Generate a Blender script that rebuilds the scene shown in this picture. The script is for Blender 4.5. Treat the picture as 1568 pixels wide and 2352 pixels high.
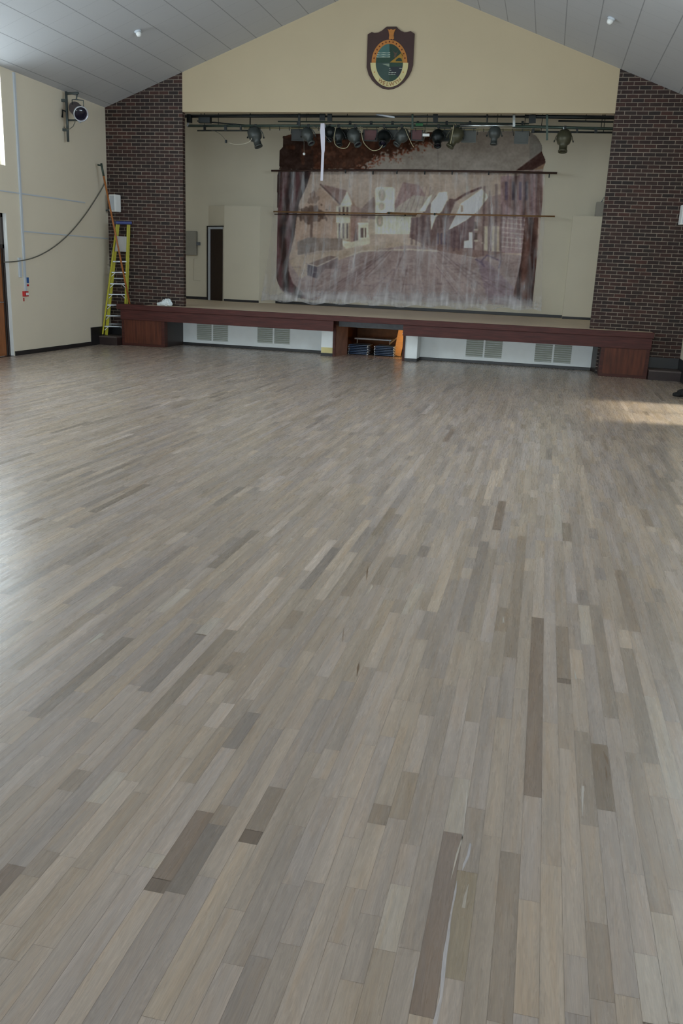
import bpy, bmesh, math, random
import numpy as np
from mathutils import Vector, Matrix
random.seed(7); rng = np.random.default_rng(5)
sc = bpy.context.scene; COL = sc.collection
for o in list(bpy.data.objects): bpy.data.objects.remove(o)

# ---------------------------------------------------------------- camera
FPX, CD, CH = 1964.1, 18.9425, 1.80
CR = Vector((0.9730156, 0.22687393, 0.04205792)); CU = Vector((-0.10030989, 0.25176606, 0.9625756)); CF = Vector((-0.20779455, 0.94081989, -0.26773))
CP = Vector((0, -CD, CH))
cd = bpy.data.cameras.new('camera'); cam = bpy.data.objects.new('camera', cd); COL.objects.link(cam)
cd.sensor_fit = 'VERTICAL'; cd.sensor_height = 24; cd.lens = FPX/2352*24; cd.clip_start = .05; cd.clip_end = 300
M = Matrix((CR, CU, -CF)).transposed().to_4x4(); M.translation = CP; cam.matrix_world = M
sc.camera = cam
def at(u, v, ax, val):                       # photo pixel -> point on the plane (axis = val)
    d = CF + CR*((u-784)/FPX) - CU*((v-1176)/FPX); t = (val-CP[ax])/d[ax]; return CP + d*t
def pj(x, y, z):                             # arrays of points -> photo pixels
    X, Y, Z = x-CP[0], y-CP[1], z-CP[2]
    w = X*CF[0]+Y*CF[1]+Z*CF[2]
    return 784+FPX*(X*CR[0]+Y*CR[1]+Z*CR[2])/w, 1176-FPX*(X*CU[0]+Y*CU[1]+Z*CU[2])/w

# ---------------------------------------------------------------- world, lamps, exposure
sc.view_settings.view_transform = 'Standard'; sc.view_settings.look = 'None'; sc.view_settings.gamma = 1; sc.view_settings.use_curve_mapping = False
sc.view_settings.exposure = 0.0
w = bpy.data.worlds.new('sky'); sc.world = w; w.use_nodes = True
wb = w.node_tree.nodes['Background']; wb.inputs[0].default_value = (.88, .95, .97, 1); wb.inputs[1].default_value = 1.8
XL, XR, XM, YREAR = -9.961, 2.803, -3.579, -30.0
HE, HR = 5.141, 7.580
SL = (HR-HE)/(XM-XL)
def area(name, loc, rot, sx, sy, power, col):
    l = bpy.data.lights.new(name, 'AREA'); l.shape = 'RECTANGLE'; l.size = sx; l.size_y = sy; l.energy = power; l.color = col
    o = bpy.data.objects.new(name, l); COL.objects.link(o); o.location = loc; o.rotation_euler = rot; return o
R90 = math.pi/2
# daylight outside the real window openings
COOL = (.80, .88, 1.0)
area('daylight_left_high', (XL-.45, -8.6, 4.25), (0, -R90, 0), 1.6, 9.2, 480, COOL)
area('daylight_left_low', (XL-.45, -10.5, 1.4), (0, -R90, 0), 2.1, 5.6, 130, COOL)
area('daylight_right_high', (XR+.45, -10.0, 4.25), (0, R90, 0), 1.5, 8.0, 500, (.72, .84, 1.0))
area('daylight_rear', (XM, YREAR-.45, 1.35), (R90, 0, 0), 11.0, 2.3, 1400, (.80, .88, 1.0))
sun = bpy.data.lights.new('sun', 'SUN'); sun.energy = 9.0; sun.angle = math.radians(15.0); sun.color = (1, .88, .70)
so = bpy.data.objects.new('sun', sun); COL.objects.link(so)
so.rotation_euler = Vector((.80, .12, .46)).to_track_quat('Z', 'Y').to_euler()
so.location = (8, -6, 6)

# ---------------------------------------------------------------- mesh helpers
def box(bm, a, b):
    x0, x1 = sorted((a[0], b[0])); y0, y1 = sorted((a[1], b[1])); z0, z1 = sorted((a[2], b[2]))
    v = [bm.verts.new(p) for p in ((x0,y0,z0),(x1,y0,z0),(x1,y1,z0),(x0,y1,z0),(x0,y0,z1),(x1,y0,z1),(x1,y1,z1),(x0,y1,z1))]
    for f in ((0,3,2,1),(4,5,6,7),(0,1,5,4),(1,2,6,5),(2,3,7,6),(3,0,4,7)): bm.faces.new([v[i] for i in f])
def beam(bm, p, q, wx, wy, up=(0,0,1)):       # rectangular bar from p to q
    p, q = Vector(p), Vector(q); d = (q-p).normalized(); up = Vector(up)
    if abs(d.dot(up)) > .98: up = Vector((0,1,0))
    s = d.cross(up).normalized(); t = s.cross(d)
    v = [bm.verts.new(e + s*(a*wx/2) + t*(b*wy/2)) for e in (p, q) for a, b in ((-1,-1),(1,-1),(1,1),(-1,1))]
    for f in ((0,1,2,3),(7,6,5,4),(0,4,5,1),(1,5,6,2),(2,6,7,3),(3,7,4,0)): bm.faces.new([v[i] for i in f])
def tube(bm, pts, r, n=10, caps=True, r2=None):
    pts = [Vector(p) for p in pts]; rings = []
    up = Vector((0,0,1))
    for i, p in enumerate(pts):
        d = (pts[min(i+1, len(pts)-1)] - pts[max(i-1, 0)]).normalized()
        u = up if abs(d.dot(up)) < .95 else Vector((0,1,0))
        s = d.cross(u).normalized(); t = s.cross(d)
        rr = r if r2 is None else r + (r2-r)*i/(len(pts)-1)
        rings.append([bm.verts.new(p + s*rr*math.cos(2*math.pi*k/n) + t*rr*math.sin(2*math.pi*k/n)) for k in range(n)])
    for a, b in zip(rings, rings[1:]):
        for k in range(n): bm.faces.new((a[k], a[(k+1) % n], b[(k+1) % n], b[k])).smooth = True
    if caps: bm.faces.new(rings[0][::-1]); bm.faces.new(rings[-1])
def lathe(bm, prof, n=20, mat=None):          # profile (r, z) round local z
    rings = []
    for r, z in prof:
        rings.append([bm.verts.new((r*math.cos(2*math.pi*k/n), r*math.sin(2*math.pi*k/n), z)) for k in range(n)])
    vs = [v for rg in rings for v in rg]
    for a, b in zip(rings, rings[1:]):
        for k in range(n): bm.faces.new((a[k], a[(k+1) % n], b[(k+1) % n], b[k])).smooth = True
    if prof[0][0] > 0: bm.faces.new(rings[0][::-1])
    if prof[-1][0] > 0: bm.faces.new(rings[-1])
    if mat is not None: bmesh.ops.transform(bm, matrix=mat, verts=vs)
def prism(bm, pts, off):                       # closed polygon of 3D points extruded by a vector
    off = Vector(off); a = [bm.verts.new(Vector(p)) for p in pts]; b = [bm.verts.new(Vector(p)+off) for p in pts]; n = len(a)
    bm.faces.new(a[::-1]); bm.faces.new(b)
    for i in range(n): bm.faces.new((a[i], a[(i+1) % n], b[(i+1) % n], b[i]))
ORG = {}
def boxuv(me):
    uv = me.uv_layers.new(name='UVMap')
    for p in me.polygons:
        n = p.normal; ax = max(range(3), key=lambda i: abs(n[i]))
        for li in p.loop_indices:
            c = me.vertices[me.loops[li].vertex_index].co
            uv.data[li].uv = ((c.y, c.z), (c.x, c.z), (c.x, c.y))[ax]
def obj(name, bm, mat, parent=None, bevel=0, uv=True, recalc=True, local=False):
    if recalc: bmesh.ops.recalc_face_normals(bm, faces=bm.faces)
    me = bpy.data.meshes.new(name); bm.to_mesh(me); bm.free()
    if uv: boxuv(me)
    o = bpy.data.objects.new(name, me); COL.objects.link(o)
    if mat: me.materials.append(mat)
    if parent is not None:
        o.parent = parent; org = Vector(ORG.get(parent.name, (0,0,0)))
        if not local: me.transform(Matrix.Translation(-org))
        ORG[o.name] = org if not local else (0,0,0)
    else:
        cs = [v.co for v in me.vertices]
        c = Vector(((min(p.x for p in cs)+max(p.x for p in cs))/2, (min(p.y for p in cs)+max(p.y for p in cs))/2, min(p.z for p in cs)))
        me.transform(Matrix.Translation(-c)); o.location = c; ORG[o.name] = c
    if bevel:
        m = o.modifiers.new('bevel', 'BEVEL'); m.width = bevel; m.segments = 2; m.limit_method = 'ANGLE'
    return o
def tag(o, label, cat, group=None, kind=None):
    o['label'] = label; o['category'] = cat
    if group: o['group'] = group
    if kind: o['kind'] = kind
    return o
def thing(name, label, cat, loc, group=None):
    o = bpy.data.objects.new(name, None); COL.objects.link(o); o.location = loc; ORG[o.name] = tuple(loc); o.empty_display_size = .1
    return tag(o, label, cat, group)
def struct(name, bm, m, **k):
    o = obj(name, bm, m, **k); o['kind'] = 'structure'; return o
def B(): return bmesh.new()
def boxobj(name, a, b, m, parent=None, bevel=0):
    bm = B(); box(bm, a, b); return obj(name, bm, m, parent, bevel)

# ---------------------------------------------------------------- materials
def newmat(name):
    m = bpy.data.materials.new(name); m.use_nodes = True; nt = m.node_tree; return m, nt, nt.nodes['Principled BSDF']
def N(nt, t, **k):
    n = nt.nodes.new(t)
    for a, b in k.items(): setattr(n, a, b)
    return n
def s2l(c): return tuple((x/12.92 if x <= .04045 else ((x+.055)/1.055)**2.4) for x in [v/255 for v in c])
def mat(name, col, rough=.6, metal=0, var=.08, scale=6, stretch=(1,1,1), bump=0, spec=.5, coat=0):
    m, nt, p = newmat(name); L = nt.links.new
    tc = N(nt, 'ShaderNodeTexCoord'); mp = N(nt, 'ShaderNodeMapping'); mp.inputs['Scale'].default_value = stretch
    no = N(nt, 'ShaderNodeTexNoise'); no.inputs['Scale'].default_value = scale; no.inputs['Detail'].default_value = 5
    L(tc.outputs['Object'], mp.inputs[0]); L(mp.outputs[0], no.inputs['Vector'])
    mr = N(nt, 'ShaderNodeMapRange'); mr.inputs[1].default_value = .3; mr.inputs[2].default_value = .7; mr.inputs[3].default_value = 1-var; mr.inputs[4].default_value = 1+var
    L(no.outputs[0], mr.inputs[0])
    mx = N(nt, 'ShaderNodeVectorMath', operation='SCALE'); mx.inputs[0].default_value = s2l(col); L(mr.outputs[0], mx.inputs['Scale'])
    L(mx.outputs[0], p.inputs['Base Color'])
    p.inputs['Roughness'].default_value = rough; p.inputs['Metallic'].default_value = metal; p.inputs['Specular IOR Level'].default_value = spec; p.inputs['Coat Weight'].default_value = coat
    if bump:
        b = N(nt, 'ShaderNodeBump'); b.inputs['Strength'].default_value = bump; b.inputs['Distance'].default_value = .01; L(no.outputs[0], b.inputs['Height']); L(b.outputs[0], p.inputs['Normal'])
    return m
CREAM = mat('cream_paint', (222, 214, 194), .75, var=.02, scale=1.5, spec=.3)
GABLE = mat('gable_cream_paint', (190, 174, 146), .7, var=.02, scale=1.2, spec=.3)
PALE = mat('pale_wall_paint', (228, 217, 197), .6, var=.02, scale=1.2, spec=.35)
WHITE = mat('white_paint', (232, 233, 232), .5, var=.02)
KICK = mat('stage_base_paint', (238, 242, 243), .5, var=.03)
GREYW = mat('grey_white_plastic', (196, 203, 212), .4, var=.02)
SKIRT = mat('black_skirting', (30, 28, 30), .4, var=.1)
MAHOG = mat('dark_red_brown_timber', (74, 36, 28), .5, var=.3, scale=3, stretch=(1,1,14), spec=.3)
MAHOGH = mat('dark_red_brown_rail_timber', (80, 40, 36), .5, var=.3, scale=3, stretch=(1,14,14), spec=.3)
PANELW = mat('red_brown_panel', (90, 47, 32), .5, var=.35, scale=4, stretch=(5,1,.6), spec=.3)
STAGEF = mat('stage_boards', (232, 212, 186), .5, var=.12, scale=4, stretch=(.6,9,1))
DKWOOD = mat('dark_door_timber', (40, 24, 18), .4, var=.2, scale=5, stretch=(6,6,1))
ORWOOD = mat('orange_door_timber', (150, 92, 52), .4, var=.2, scale=5, stretch=(6,6,1))
CONC = mat('grey_concrete', (112, 116, 122), .8, var=.1, scale=12)
YELLOW = mat('yellow_fibreglass', (178, 170, 28), .45, var=.06)
ALU = mat('aluminium', (196, 200, 206), .35, .4, var=.05)
BLUE = mat('blue_plastic', (52, 66, 128), .4)
TAN = mat('tan_pole_wood', (172, 104, 52), .5, var=.15, scale=8, stretch=(4,4,1))
BAMBOO = mat('bamboo_cane', (150, 112, 74), .5, var=.15, scale=8)
DKPOLE = mat('dark_batten', (70, 48, 42), .6, var=.2)
BLACK = mat('black_metal', (26, 30, 30), .45, .3, var=.1)
GREEN = mat('green_grey_steel', (64, 78, 70), .4, .4, var=.12)
STEEL = mat('bright_steel', (190, 196, 196), .25, .9, var=.04)
LGREY = mat('grey_lantern_enamel', (74, 78, 76), .45, .2, var=.1)
LDARK = mat('dark_lantern_enamel', (34, 38, 38), .45, .2, var=.1)
LOLIVE = mat('olive_lantern_enamel', (78, 76, 58), .45, .2, var=.12)
RED = mat('red_gel', (84, 22, 28), .3); REDP = mat('red_plastic', (190, 38, 40), .4); BLUEP = mat('blue_notice', (40, 92, 160), .5)
LENS = mat('lantern_lens', (16, 14, 34), .08, var=0)
BOXG = mat('grey_cabinet_enamel', (152, 148, 138), .5, var=.04)
CABLE = mat('grey_cable', (104, 102, 92), .6)
CABLEP = mat('pale_cable', (170, 162, 130), .6)
CLOTH = mat('white_cloth', (226, 234, 238), .8, var=.05, scale=20, bump=.4)
TAPE = mat('white_strip', (226, 222, 236), .7, var=.03)
BAG = mat('black_bag_cloth', (14, 14, 16), .8, var=.2, bump=.3)
CHAIRB = mat('dark_blue_plastic', (62, 84, 116), .35, var=.08)
GLOWW = mat('pine_sheet', (214, 160, 96), .6, var=.12, scale=3, stretch=(1,1,8))
RUBBER = mat('dark_rubber', (34, 32, 32), .7)

def glass(name, tint, gl=.12):
    m = bpy.data.materials.new(name); m.use_nodes = True; nt = m.node_tree; nt.nodes.remove(nt.nodes['Principled BSDF']); L = nt.links.new
    t = N(nt, 'ShaderNodeBsdfTransparent'); t.inputs[0].default_value = (*tint, 1); g = N(nt, 'ShaderNodeBsdfGlossy'); g.inputs['Roughness'].default_value = .03
    mx = N(nt, 'ShaderNodeMixShader'); mx.inputs[0].default_value = gl; L(t.outputs[0], mx.inputs[1]); L(g.outputs[0], mx.inputs[2]); L(mx.outputs[0], nt.nodes['Material Output'].inputs[0]); return m
GLASS = glass('window_glass', (.94, .97, .95), .06)

def brickmat():
    m, nt, p = newmat('dark_brickwork'); L = nt.links.new
    uv = N(nt, 'ShaderNodeUVMap'); br = N(nt, 'ShaderNodeTexBrick'); L(uv.outputs[0], br.inputs['Vector'])
    br.offset = .5; br.squash = 1
    br.inputs['Color1'].default_value = (*s2l((45, 32, 29)), 1); br.inputs['Color2'].default_value = (*s2l((68, 38, 31)), 1); br.inputs['Mortar'].default_value = (*s2l((136, 124, 112)), 1)
    br.inputs['Scale'].default_value = 1; br.inputs['Brick Width'].default_value = .225; br.inputs['Row Height'].default_value = .075
    br.inputs['Mortar Size'].default_value = .0062; br.inputs['Mortar Smooth'].default_value = .1; br.inputs['Bias'].default_value = -.1
    # per-brick extra tone
    br2 = N(nt, 'ShaderNodeTexBrick'); L(uv.outputs[0], br2.inputs['Vector']); br2.offset = .5
    br2.inputs['Color1'].default_value = (.45,.45,.5,1); br2.inputs['Color2'].default_value = (1.15,1.1,1.05,1); br2.inputs['Mortar'].default_value = (1,1,1,1)
    for k, v in (('Scale',1),('Brick Width',.225),('Row Height',.075),('Mortar Size',.0062),('Mortar Smooth',.1),('Bias',.1)): br2.inputs[k].default_value = v
    mp = N(nt, 'ShaderNodeMapping'); mp.inputs['Location'].default_value = (22.5, 15.0, 0); L(uv.outputs[0], mp.inputs[0]); L(mp.outputs[0], br2.inputs['Vector'])
    no = N(nt, 'ShaderNodeTexNoise'); no.inputs['Scale'].default_value = 9; no.inputs['Detail'].default_value = 6; L(uv.outputs[0], no.inputs['Vector'])
    mr = N(nt, 'ShaderNodeMapRange'); mr.inputs[1].default_value = .3; mr.inputs[2].default_value = .7; mr.inputs[3].default_value = .78; mr.inputs[4].default_value = 1.2; L(no.outputs[0], mr.inputs[0])
    m1 = N(nt, 'ShaderNodeVectorMath', operation='MULTIPLY'); L(br.outputs['Color'], m1.inputs[0]); L(br2.outputs['Color'], m1.inputs[1])
    m2 = N(nt, 'ShaderNodeVectorMath', operation='SCALE'); L(m1.outputs[0], m2.inputs[0]); L(mr.outputs[0], m2.inputs['Scale']); L(m2.outputs[0], p.inputs['Base Color'])
    p.inputs['Roughness'].default_value = .7
    bp = N(nt, 'ShaderNodeBump'); bp.invert = True; bp.inputs['Strength'].default_value = .5; bp.inputs['Distance'].default_value = .008; L(br.outputs['Fac'], bp.inputs['Height']); L(bp.outputs[0], p.inputs['Normal'])
    return m
BRICK = brickmat()

def ceilmat():
    # UV: u = distance up the slope (m), v = along the hall (m)
    m, nt, p = newmat('ceiling_tiles'); L = nt.links.new
    uv = N(nt, 'ShaderNodeUVMap'); sp = N(nt, 'ShaderNodeSeparateXYZ'); L(uv.outputs[0], sp.inputs[0])
    def seam(sock, period, width, phase):
        a = N(nt, 'ShaderNodeMath', operation='ADD'); a.inputs[1].default_value = phase; L(sock, a.inputs[0])
        b = N(nt, 'ShaderNodeMath', operation='PINGPONG'); b.inputs[1].default_value = period/2; L(a.outputs[0], b.inputs[0])
        c = N(nt, 'ShaderNodeMapRange'); c.inputs[1].default_value = width*.5; c.inputs[2].default_value = width; c.inputs[3].default_value = 1; c.inputs[4].default_value = 0; L(b.outputs[0], c.inputs[0]); return c.outputs[0]
    s1 = seam(sp.outputs[0], .598, .011, 0.0); s2 = seam(sp.outputs[1], .6, .006, .2)
    no = N(nt, 'ShaderNodeTexNoise'); no.inputs['Scale'].default_value = 60; L(uv.outputs[0], no.inputs['Vector'])
    c0 = N(nt, 'ShaderNodeMix', data_type='RGBA'); c0.inputs[6].default_value = (*s2l((186,187,190)), 1); c0.inputs[7].default_value = (*s2l((194,195,198)), 1); L(no.outputs[0], c0.inputs[0])
    f2 = N(nt, 'ShaderNodeMath', operation='MULTIPLY'); f2.inputs[1].default_value = .30; L(s2, f2.inputs[0])
    c1 = N(nt, 'ShaderNodeMix', data_type='RGBA'); c1.inputs[7].default_value = (*s2l((120,120,124)), 1); L(f2.outputs[0], c1.inputs[0]); L(c0.outputs[2], c1.inputs[6])
    f1 = N(nt, 'ShaderNodeMath', operation='MULTIPLY'); f1.inputs[1].default_value = .55; L(s1, f1.inputs[0])
    c2 = N(nt, 'ShaderNodeMix', data_type='RGBA'); c2.inputs[7].default_value = (*s2l((92,92,98)), 1); L(f1.outputs[0], c2.inputs[0]); L(c1.outputs[2], c2.inputs[6])
    L(c2.outputs[2], p.inputs['Base Color']); p.inputs['Roughness'].default_value = .7; p.inputs['Specular IOR Level'].default_value = .3
    return m
CEIL = ceilmat()

def floormat():
    m, nt, p = newmat('oak_strip_floor'); L = nt.links.new
    at_ = N(nt, 'ShaderNodeAttribute', attribute_name='tone'); rn = N(nt, 'ShaderNodeAttribute', attribute_name='seed')
    uv = N(nt, 'ShaderNodeUVMap')
    ad = N(nt, 'ShaderNodeVectorMath', operation='ADD'); L(uv.outputs[0], ad.inputs[0])
    sc_ = N(nt, 'ShaderNodeVectorMath', operation='SCALE'); sc_.inputs['Scale'].default_value = 37; L(rn.outputs['Color'], sc_.inputs[0]); L(sc_.outputs[0], ad.inputs[1])
    def noise(sx, sy, det, dist=0, rough=.6):
        mp = N(nt, 'ShaderNodeMapping'); mp.inputs['Scale'].default_value = (sx, sy, 1); L(ad.outputs[0], mp.inputs[0])
        n = N(nt, 'ShaderNodeTexNoise'); n.inputs['Scale'].default_value = 1; n.inputs['Detail'].default_value = det; n.inputs['Distortion'].default_value = dist; n.inputs['Roughness'].default_value = rough; L(mp.outputs[0], n.inputs['Vector']); return n.outputs[0]
    def rng_(s, a, b, lo, hi):
        r = N(nt, 'ShaderNodeMapRange'); r.inputs[1].default_value = a; r.inputs[2].default_value = b; r.inputs[3].default_value = lo; r.inputs[4].default_value = hi; L(s, r.inputs[0]); return r.outputs[0]
    def mul(a, b):
        x = N(nt, 'ShaderNodeMath', operation='MULTIPLY'); L(a, x.inputs[0]); L(b, x.inputs[1]); return x.outputs[0]
    fine = rng_(noise(420, 14, 3, .2), .35, .65, .93, 1.06)
    mid = rng_(noise(95, 2.4, 3, .4), .3, .7, .94, 1.06)
    big = rng_(noise(14, .9, 3, .5), .3, .7, .88, 1.11)
    # cathedral rings
    mp = N(nt, 'ShaderNodeMapping'); mp.inputs['Scale'].default_value = (26, 2.0, 1); L(ad.outputs[0], mp.inputs[0])
    wv = N(nt, 'ShaderNodeTexNoise'); wv.inputs['Scale'].default_value = 1; wv.inputs['Detail'].default_value = 1.5; wv.inputs['Distortion'].default_value = .4; L(mp.outputs[0], wv.inputs['Vector'])
    k = N(nt, 'ShaderNodeMath', operation='MULTIPLY'); k.inputs[1].default_value = 120; L(wv.outputs[0], k.inputs[0]); sn = N(nt, 'ShaderNodeMath', operation='SINE'); L(k.outputs[0], sn.inputs[0])
    ring = rng_(sn.outputs[0], -1, 1, .945, 1.03)
    tot = mul(mul(fine, mid), mul(big, ring))
    c = N(nt, 'ShaderNodeVectorMath', operation='SCALE'); L(at_.outputs['Color'], c.inputs[0]); L(tot, c.inputs['Scale'])
    tn = N(nt, 'ShaderNodeMix', data_type='RGBA', blend_type='MULTIPLY'); tn.inputs[7].default_value = (1.02, .95, .86, 1); L(rng_(noise(18, 1.4, 4, 1.2), .45, .68, 0, .9), tn.inputs[0]); L(c.outputs[0], tn.inputs[6])
    L(tn.outputs[2], p.inputs['Base Color'])
    p.inputs['Specular IOR Level'].default_value = .6
    L(rng_(noise(50, 3, 3), .3, .7, .23, .33), p.inputs['Roughness'])
    bp = N(nt, 'ShaderNodeBump'); bp.inputs['Strength'].default_value = .08; bp.inputs['Distance'].default_value = .002; L(fine, bp.inputs['Height']); L(bp.outputs[0], p.inputs['Normal'])
    return m
FLOOR = floormat()

def attrmat(name, rough=.8):
    m, nt, p = newmat(name); a = N(nt, 'ShaderNodeAttribute', attribute_name='paint'); nt.links.new(a.outputs['Color'], p.inputs['Base Color'])
    no = N(nt, 'ShaderNodeTexNoise'); no.inputs['Scale'].default_value = 30; bp = N(nt, 'ShaderNodeBump'); bp.inputs['Strength'].default_value = .05; nt.links.new(no.outputs[0], bp.inputs['Height']); nt.links.new(bp.outputs[0], p.inputs['Normal'])
    p.inputs['Roughness'].default_value = rough; p.inputs['Specular IOR Level'].default_value = .2; return m
MURAL = attrmat('painted_mural')

def sheetmat():
    m = bpy.data.materials.new('polythene_sheet'); m.use_nodes = True; nt = m.node_tree; nt.nodes.remove(nt.nodes['Principled BSDF']); L = nt.links.new
    uv = N(nt, 'ShaderNodeUVMap')
    def ns(sx, sy, rot, a, b, lo, hi):
        mp = N(nt, 'ShaderNodeMapping'); mp.inputs['Scale'].default_value = (sx, sy, 1); mp.inputs['Rotation'].default_value = (0, 0, rot); L(uv.outputs[0], mp.inputs[0])
        n = N(nt, 'ShaderNodeTexNoise'); n.inputs['Scale'].default_value = 1; n.inputs['Detail'].default_value = 4; n.inputs['Distortion'].default_value = .5; L(mp.outputs[0], n.inputs['Vector'])
        r = N(nt, 'ShaderNodeMapRange'); r.inputs[1].default_value = a; r.inputs[2].default_value = b; r.inputs[3].default_value = lo; r.inputs[4].default_value = hi; L(n.outputs[0], r.inputs[0]); return r.outputs[0]
    a = ns(75, 2.2, 0, .5, .75, .0, .17); b = ns(38, 3.0, .5, .5, .75, 0, .30); c = ns(38, 3.0, -.5, .5, .75, 0, .24)
    s = N(nt, 'ShaderNodeMath', operation='ADD'); L(a, s.inputs[0]); L(b, s.inputs[1]); s2 = N(nt, 'ShaderNodeMath', operation='ADD'); L(s.outputs[0], s2.inputs[0]); L(c, s2.inputs[1])
    s3 = N(nt, 'ShaderNodeMath', operation='ADD'); s3.inputs[1].default_value = .03; s3.use_clamp = True; L(s2.outputs[0], s3.inputs[0])
    sx = N(nt, 'ShaderNodeSeparateXYZ'); L(uv.outputs[0], sx.inputs[0]); rb = N(nt, 'ShaderNodeMapRange'); rb.interpolation_type = 'SMOOTHSTEP'; rb.inputs[1].default_value = .87; rb.inputs[2].default_value = .95; rb.inputs[3].default_value = 0; rb.inputs[4].default_value = 1; L(sx.outputs[1], rb.inputs[0])
    dd_ = ns(12, 16, .2, .35, .65, .12, .5); mm_ = N(nt, 'ShaderNodeMath', operation='MULTIPLY'); L(rb.outputs[0], mm_.inputs[0]); L(dd_, mm_.inputs[1])
    s4 = N(nt, 'ShaderNodeMath', operation='ADD'); s4.use_clamp = True; L(s3.outputs[0], s4.inputs[0]); L(mm_.outputs[0], s4.inputs[1]); s3 = s4
    t = N(nt, 'ShaderNodeBsdfTransparent'); t.inputs[0].default_value = (.97, .96, .97, 1)
    p = N(nt, 'ShaderNodeBsdfPrincipled'); p.inputs['Base Color'].default_value = (.74, .73, .76, 1); p.inputs['Roughness'].default_value = .28
    mx = N(nt, 'ShaderNodeMixShader'); L(s3.outputs[0], mx.inputs[0]); L(t.outputs[0], mx.inputs[1]); L(p.outputs[0], mx.inputs[2]); L(mx.outputs[0], nt.nodes['Material Output'].inputs[0]); return m
SHEET = sheetmat()

# ---------------------------------------------------------------- floor of oak strips
PW = .0645
def build_floor():
    y0, y1 = YREAR, 1.2
    rows = int((XR-XL)/PW)+1
    special = {}
    def sp(u0, v0, u1, v1, tone):        # far end, near end of a board in the photo
        a = at(u0, v0, 2, 0); b = at(u1, v1, 2, 0); r = int(((a.x+b.x)/2-XL)/PW)
        special.setdefault(r, []).append((min(a.y, b.y), max(a.y, b.y), tone))
    D, d, l = (.275,.21,.168), (.335,.268,.218), (.50,.43,.37)
    for s in ((1246,1420,1238,1832,D),(490,1868,385,2022,D),(1012,1908,950,2330,(.285,.22,.185)),(1380,1710,1382,1860,(.27,.21,.16)),(1180,1960,1160,2352,d),(1497,2195,1500,2352,l),(895,2030,915,2120,d),(1205,1232,1185,1512,d),(1147,1150,1138,1215,D),(1300,1440,1302,1560,d),
              (95,1190,45,1218,D),(255,1345,205,1400,l),(420,1352,360,1405,l),(262,1770,195,1840,l),(372,1963,350,1995,l),(905,2030,870,2180,l),(1286,1160,1287,1225,l),(1340,1390,1345,1480,l),(1495,1600,1520,1830,l),
              (195,1770,175,1820,d),(700,1405,665,1445,d),(600,1640,535,1720,(.31,.26,.23)),(640,1810,570,1905,d),(510,1420,450,1455,l),(975,1345,940,1405,d),(960,1340,920,1410,l),(845,1290,800,1370,d),
              (1430,1310,1450,1450,d),(1480,1170,1500,1210,d),(1030,985,1022,1015,D),(900,1280,878,1345,d),(560,1500,540,1530,d),(1530,2100,1560,2352,l),(1370,2120,1390,2300,d),(90,1950,60,2010,d),(25,1985,0,2060,D),
              (520,1850,500,1895,d),(1180,1440,1185,1512,d),(1150,1395,1150,1450,d),(1075,1790,1040,1950,l),(860,1845,850,1890,d),(1060,2000,1000,2240,(.36,.29,.215))): sp(*s)
    vs, fs, tone, seed, uvs = [], [], [], [], []
    for r in range(rows):
        xa = XL + r*PW; xb = min(xa+PW, XR)
        cuts = sorted(special.get(r, [])); segs = []; y = y0 - random.random()*1.2
        while y < y1:
            ln = random.choice((.25,.35,.45,.6,.8,1.0,1.25))*random.uniform(.8,1.2)
            nxt = y + ln; hit = None
            for c in cuts:
                if c[1] > y+.01 and c[0] < nxt: hit = c; break
            if hit:
                if hit[0] > y+.08: segs.append((y, hit[0], None))
                segs.append((max(y, hit[0]), hit[1], hit[2])); y = hit[1]; continue
            segs.append((y, nxt, None)); y = nxt
        for a, b, t in segs:
            a = max(a, y0); b = min(b, y1)
            if b-a < .005: continue
            if t is None:
                k = random.gauss(1, .085); q = random.random()
                if q < .045: k *= .78
                elif q > .95: k *= 1.16
                k = min(max(k, .62), 1.3); wm = random.uniform(-.032, .038)
                t = (.432*k*(1+wm*.6), .358*k, .308*k*(1-wm*1.6))
            sd = (random.random(), random.random(), random.random())
            g = .00035; n = len(vs)
            vs += [(xa+g, a+g, 0), (xb-g, a+g, 0), (xb-g, b-g, 0), (xa+g, b-g, 0)]; fs.append((n, n+1, n+2, n+3))
            uvs += [(0, a), (xb-xa, a), (xb-xa, b), (0, b)]; tone += [(*t, 1)]*4; seed += [(*sd, 1)]*4
    # dark joint bed just below the boards
    n = len(vs); vs += [(XL, y0, -.0008), (XR, y0, -.0008), (XR, y1, -.0008), (XL, y1, -.0008)]; fs.append((n, n+1, n+2, n+3)); uvs += [(0,0),(9,0),(9,9),(0,9)]; tone += [(.22,.17,.135,1)]*4; seed += [(0,0,0,1)]*4
    # pale sapwood streaks in single boards
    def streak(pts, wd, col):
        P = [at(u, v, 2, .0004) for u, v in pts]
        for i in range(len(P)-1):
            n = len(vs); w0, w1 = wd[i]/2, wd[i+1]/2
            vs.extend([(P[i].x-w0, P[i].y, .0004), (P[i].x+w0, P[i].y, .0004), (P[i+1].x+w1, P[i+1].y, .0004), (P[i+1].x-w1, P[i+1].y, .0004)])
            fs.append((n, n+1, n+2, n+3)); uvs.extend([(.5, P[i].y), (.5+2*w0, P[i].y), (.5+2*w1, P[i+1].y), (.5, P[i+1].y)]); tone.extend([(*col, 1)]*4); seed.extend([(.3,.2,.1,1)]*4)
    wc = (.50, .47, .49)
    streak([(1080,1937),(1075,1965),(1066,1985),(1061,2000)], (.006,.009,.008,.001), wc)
    streak([(1049,2022),(1045,2050),(1038,2085),(1032,2120),(1029,2150),(1022,2190),(1017,2240),(1013,2290),(1005,2325),(998,2352),(994,2375)], (.001,.007,.005,.006,.009,.011,.011,.007,.010,.011,.012), wc)
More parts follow.
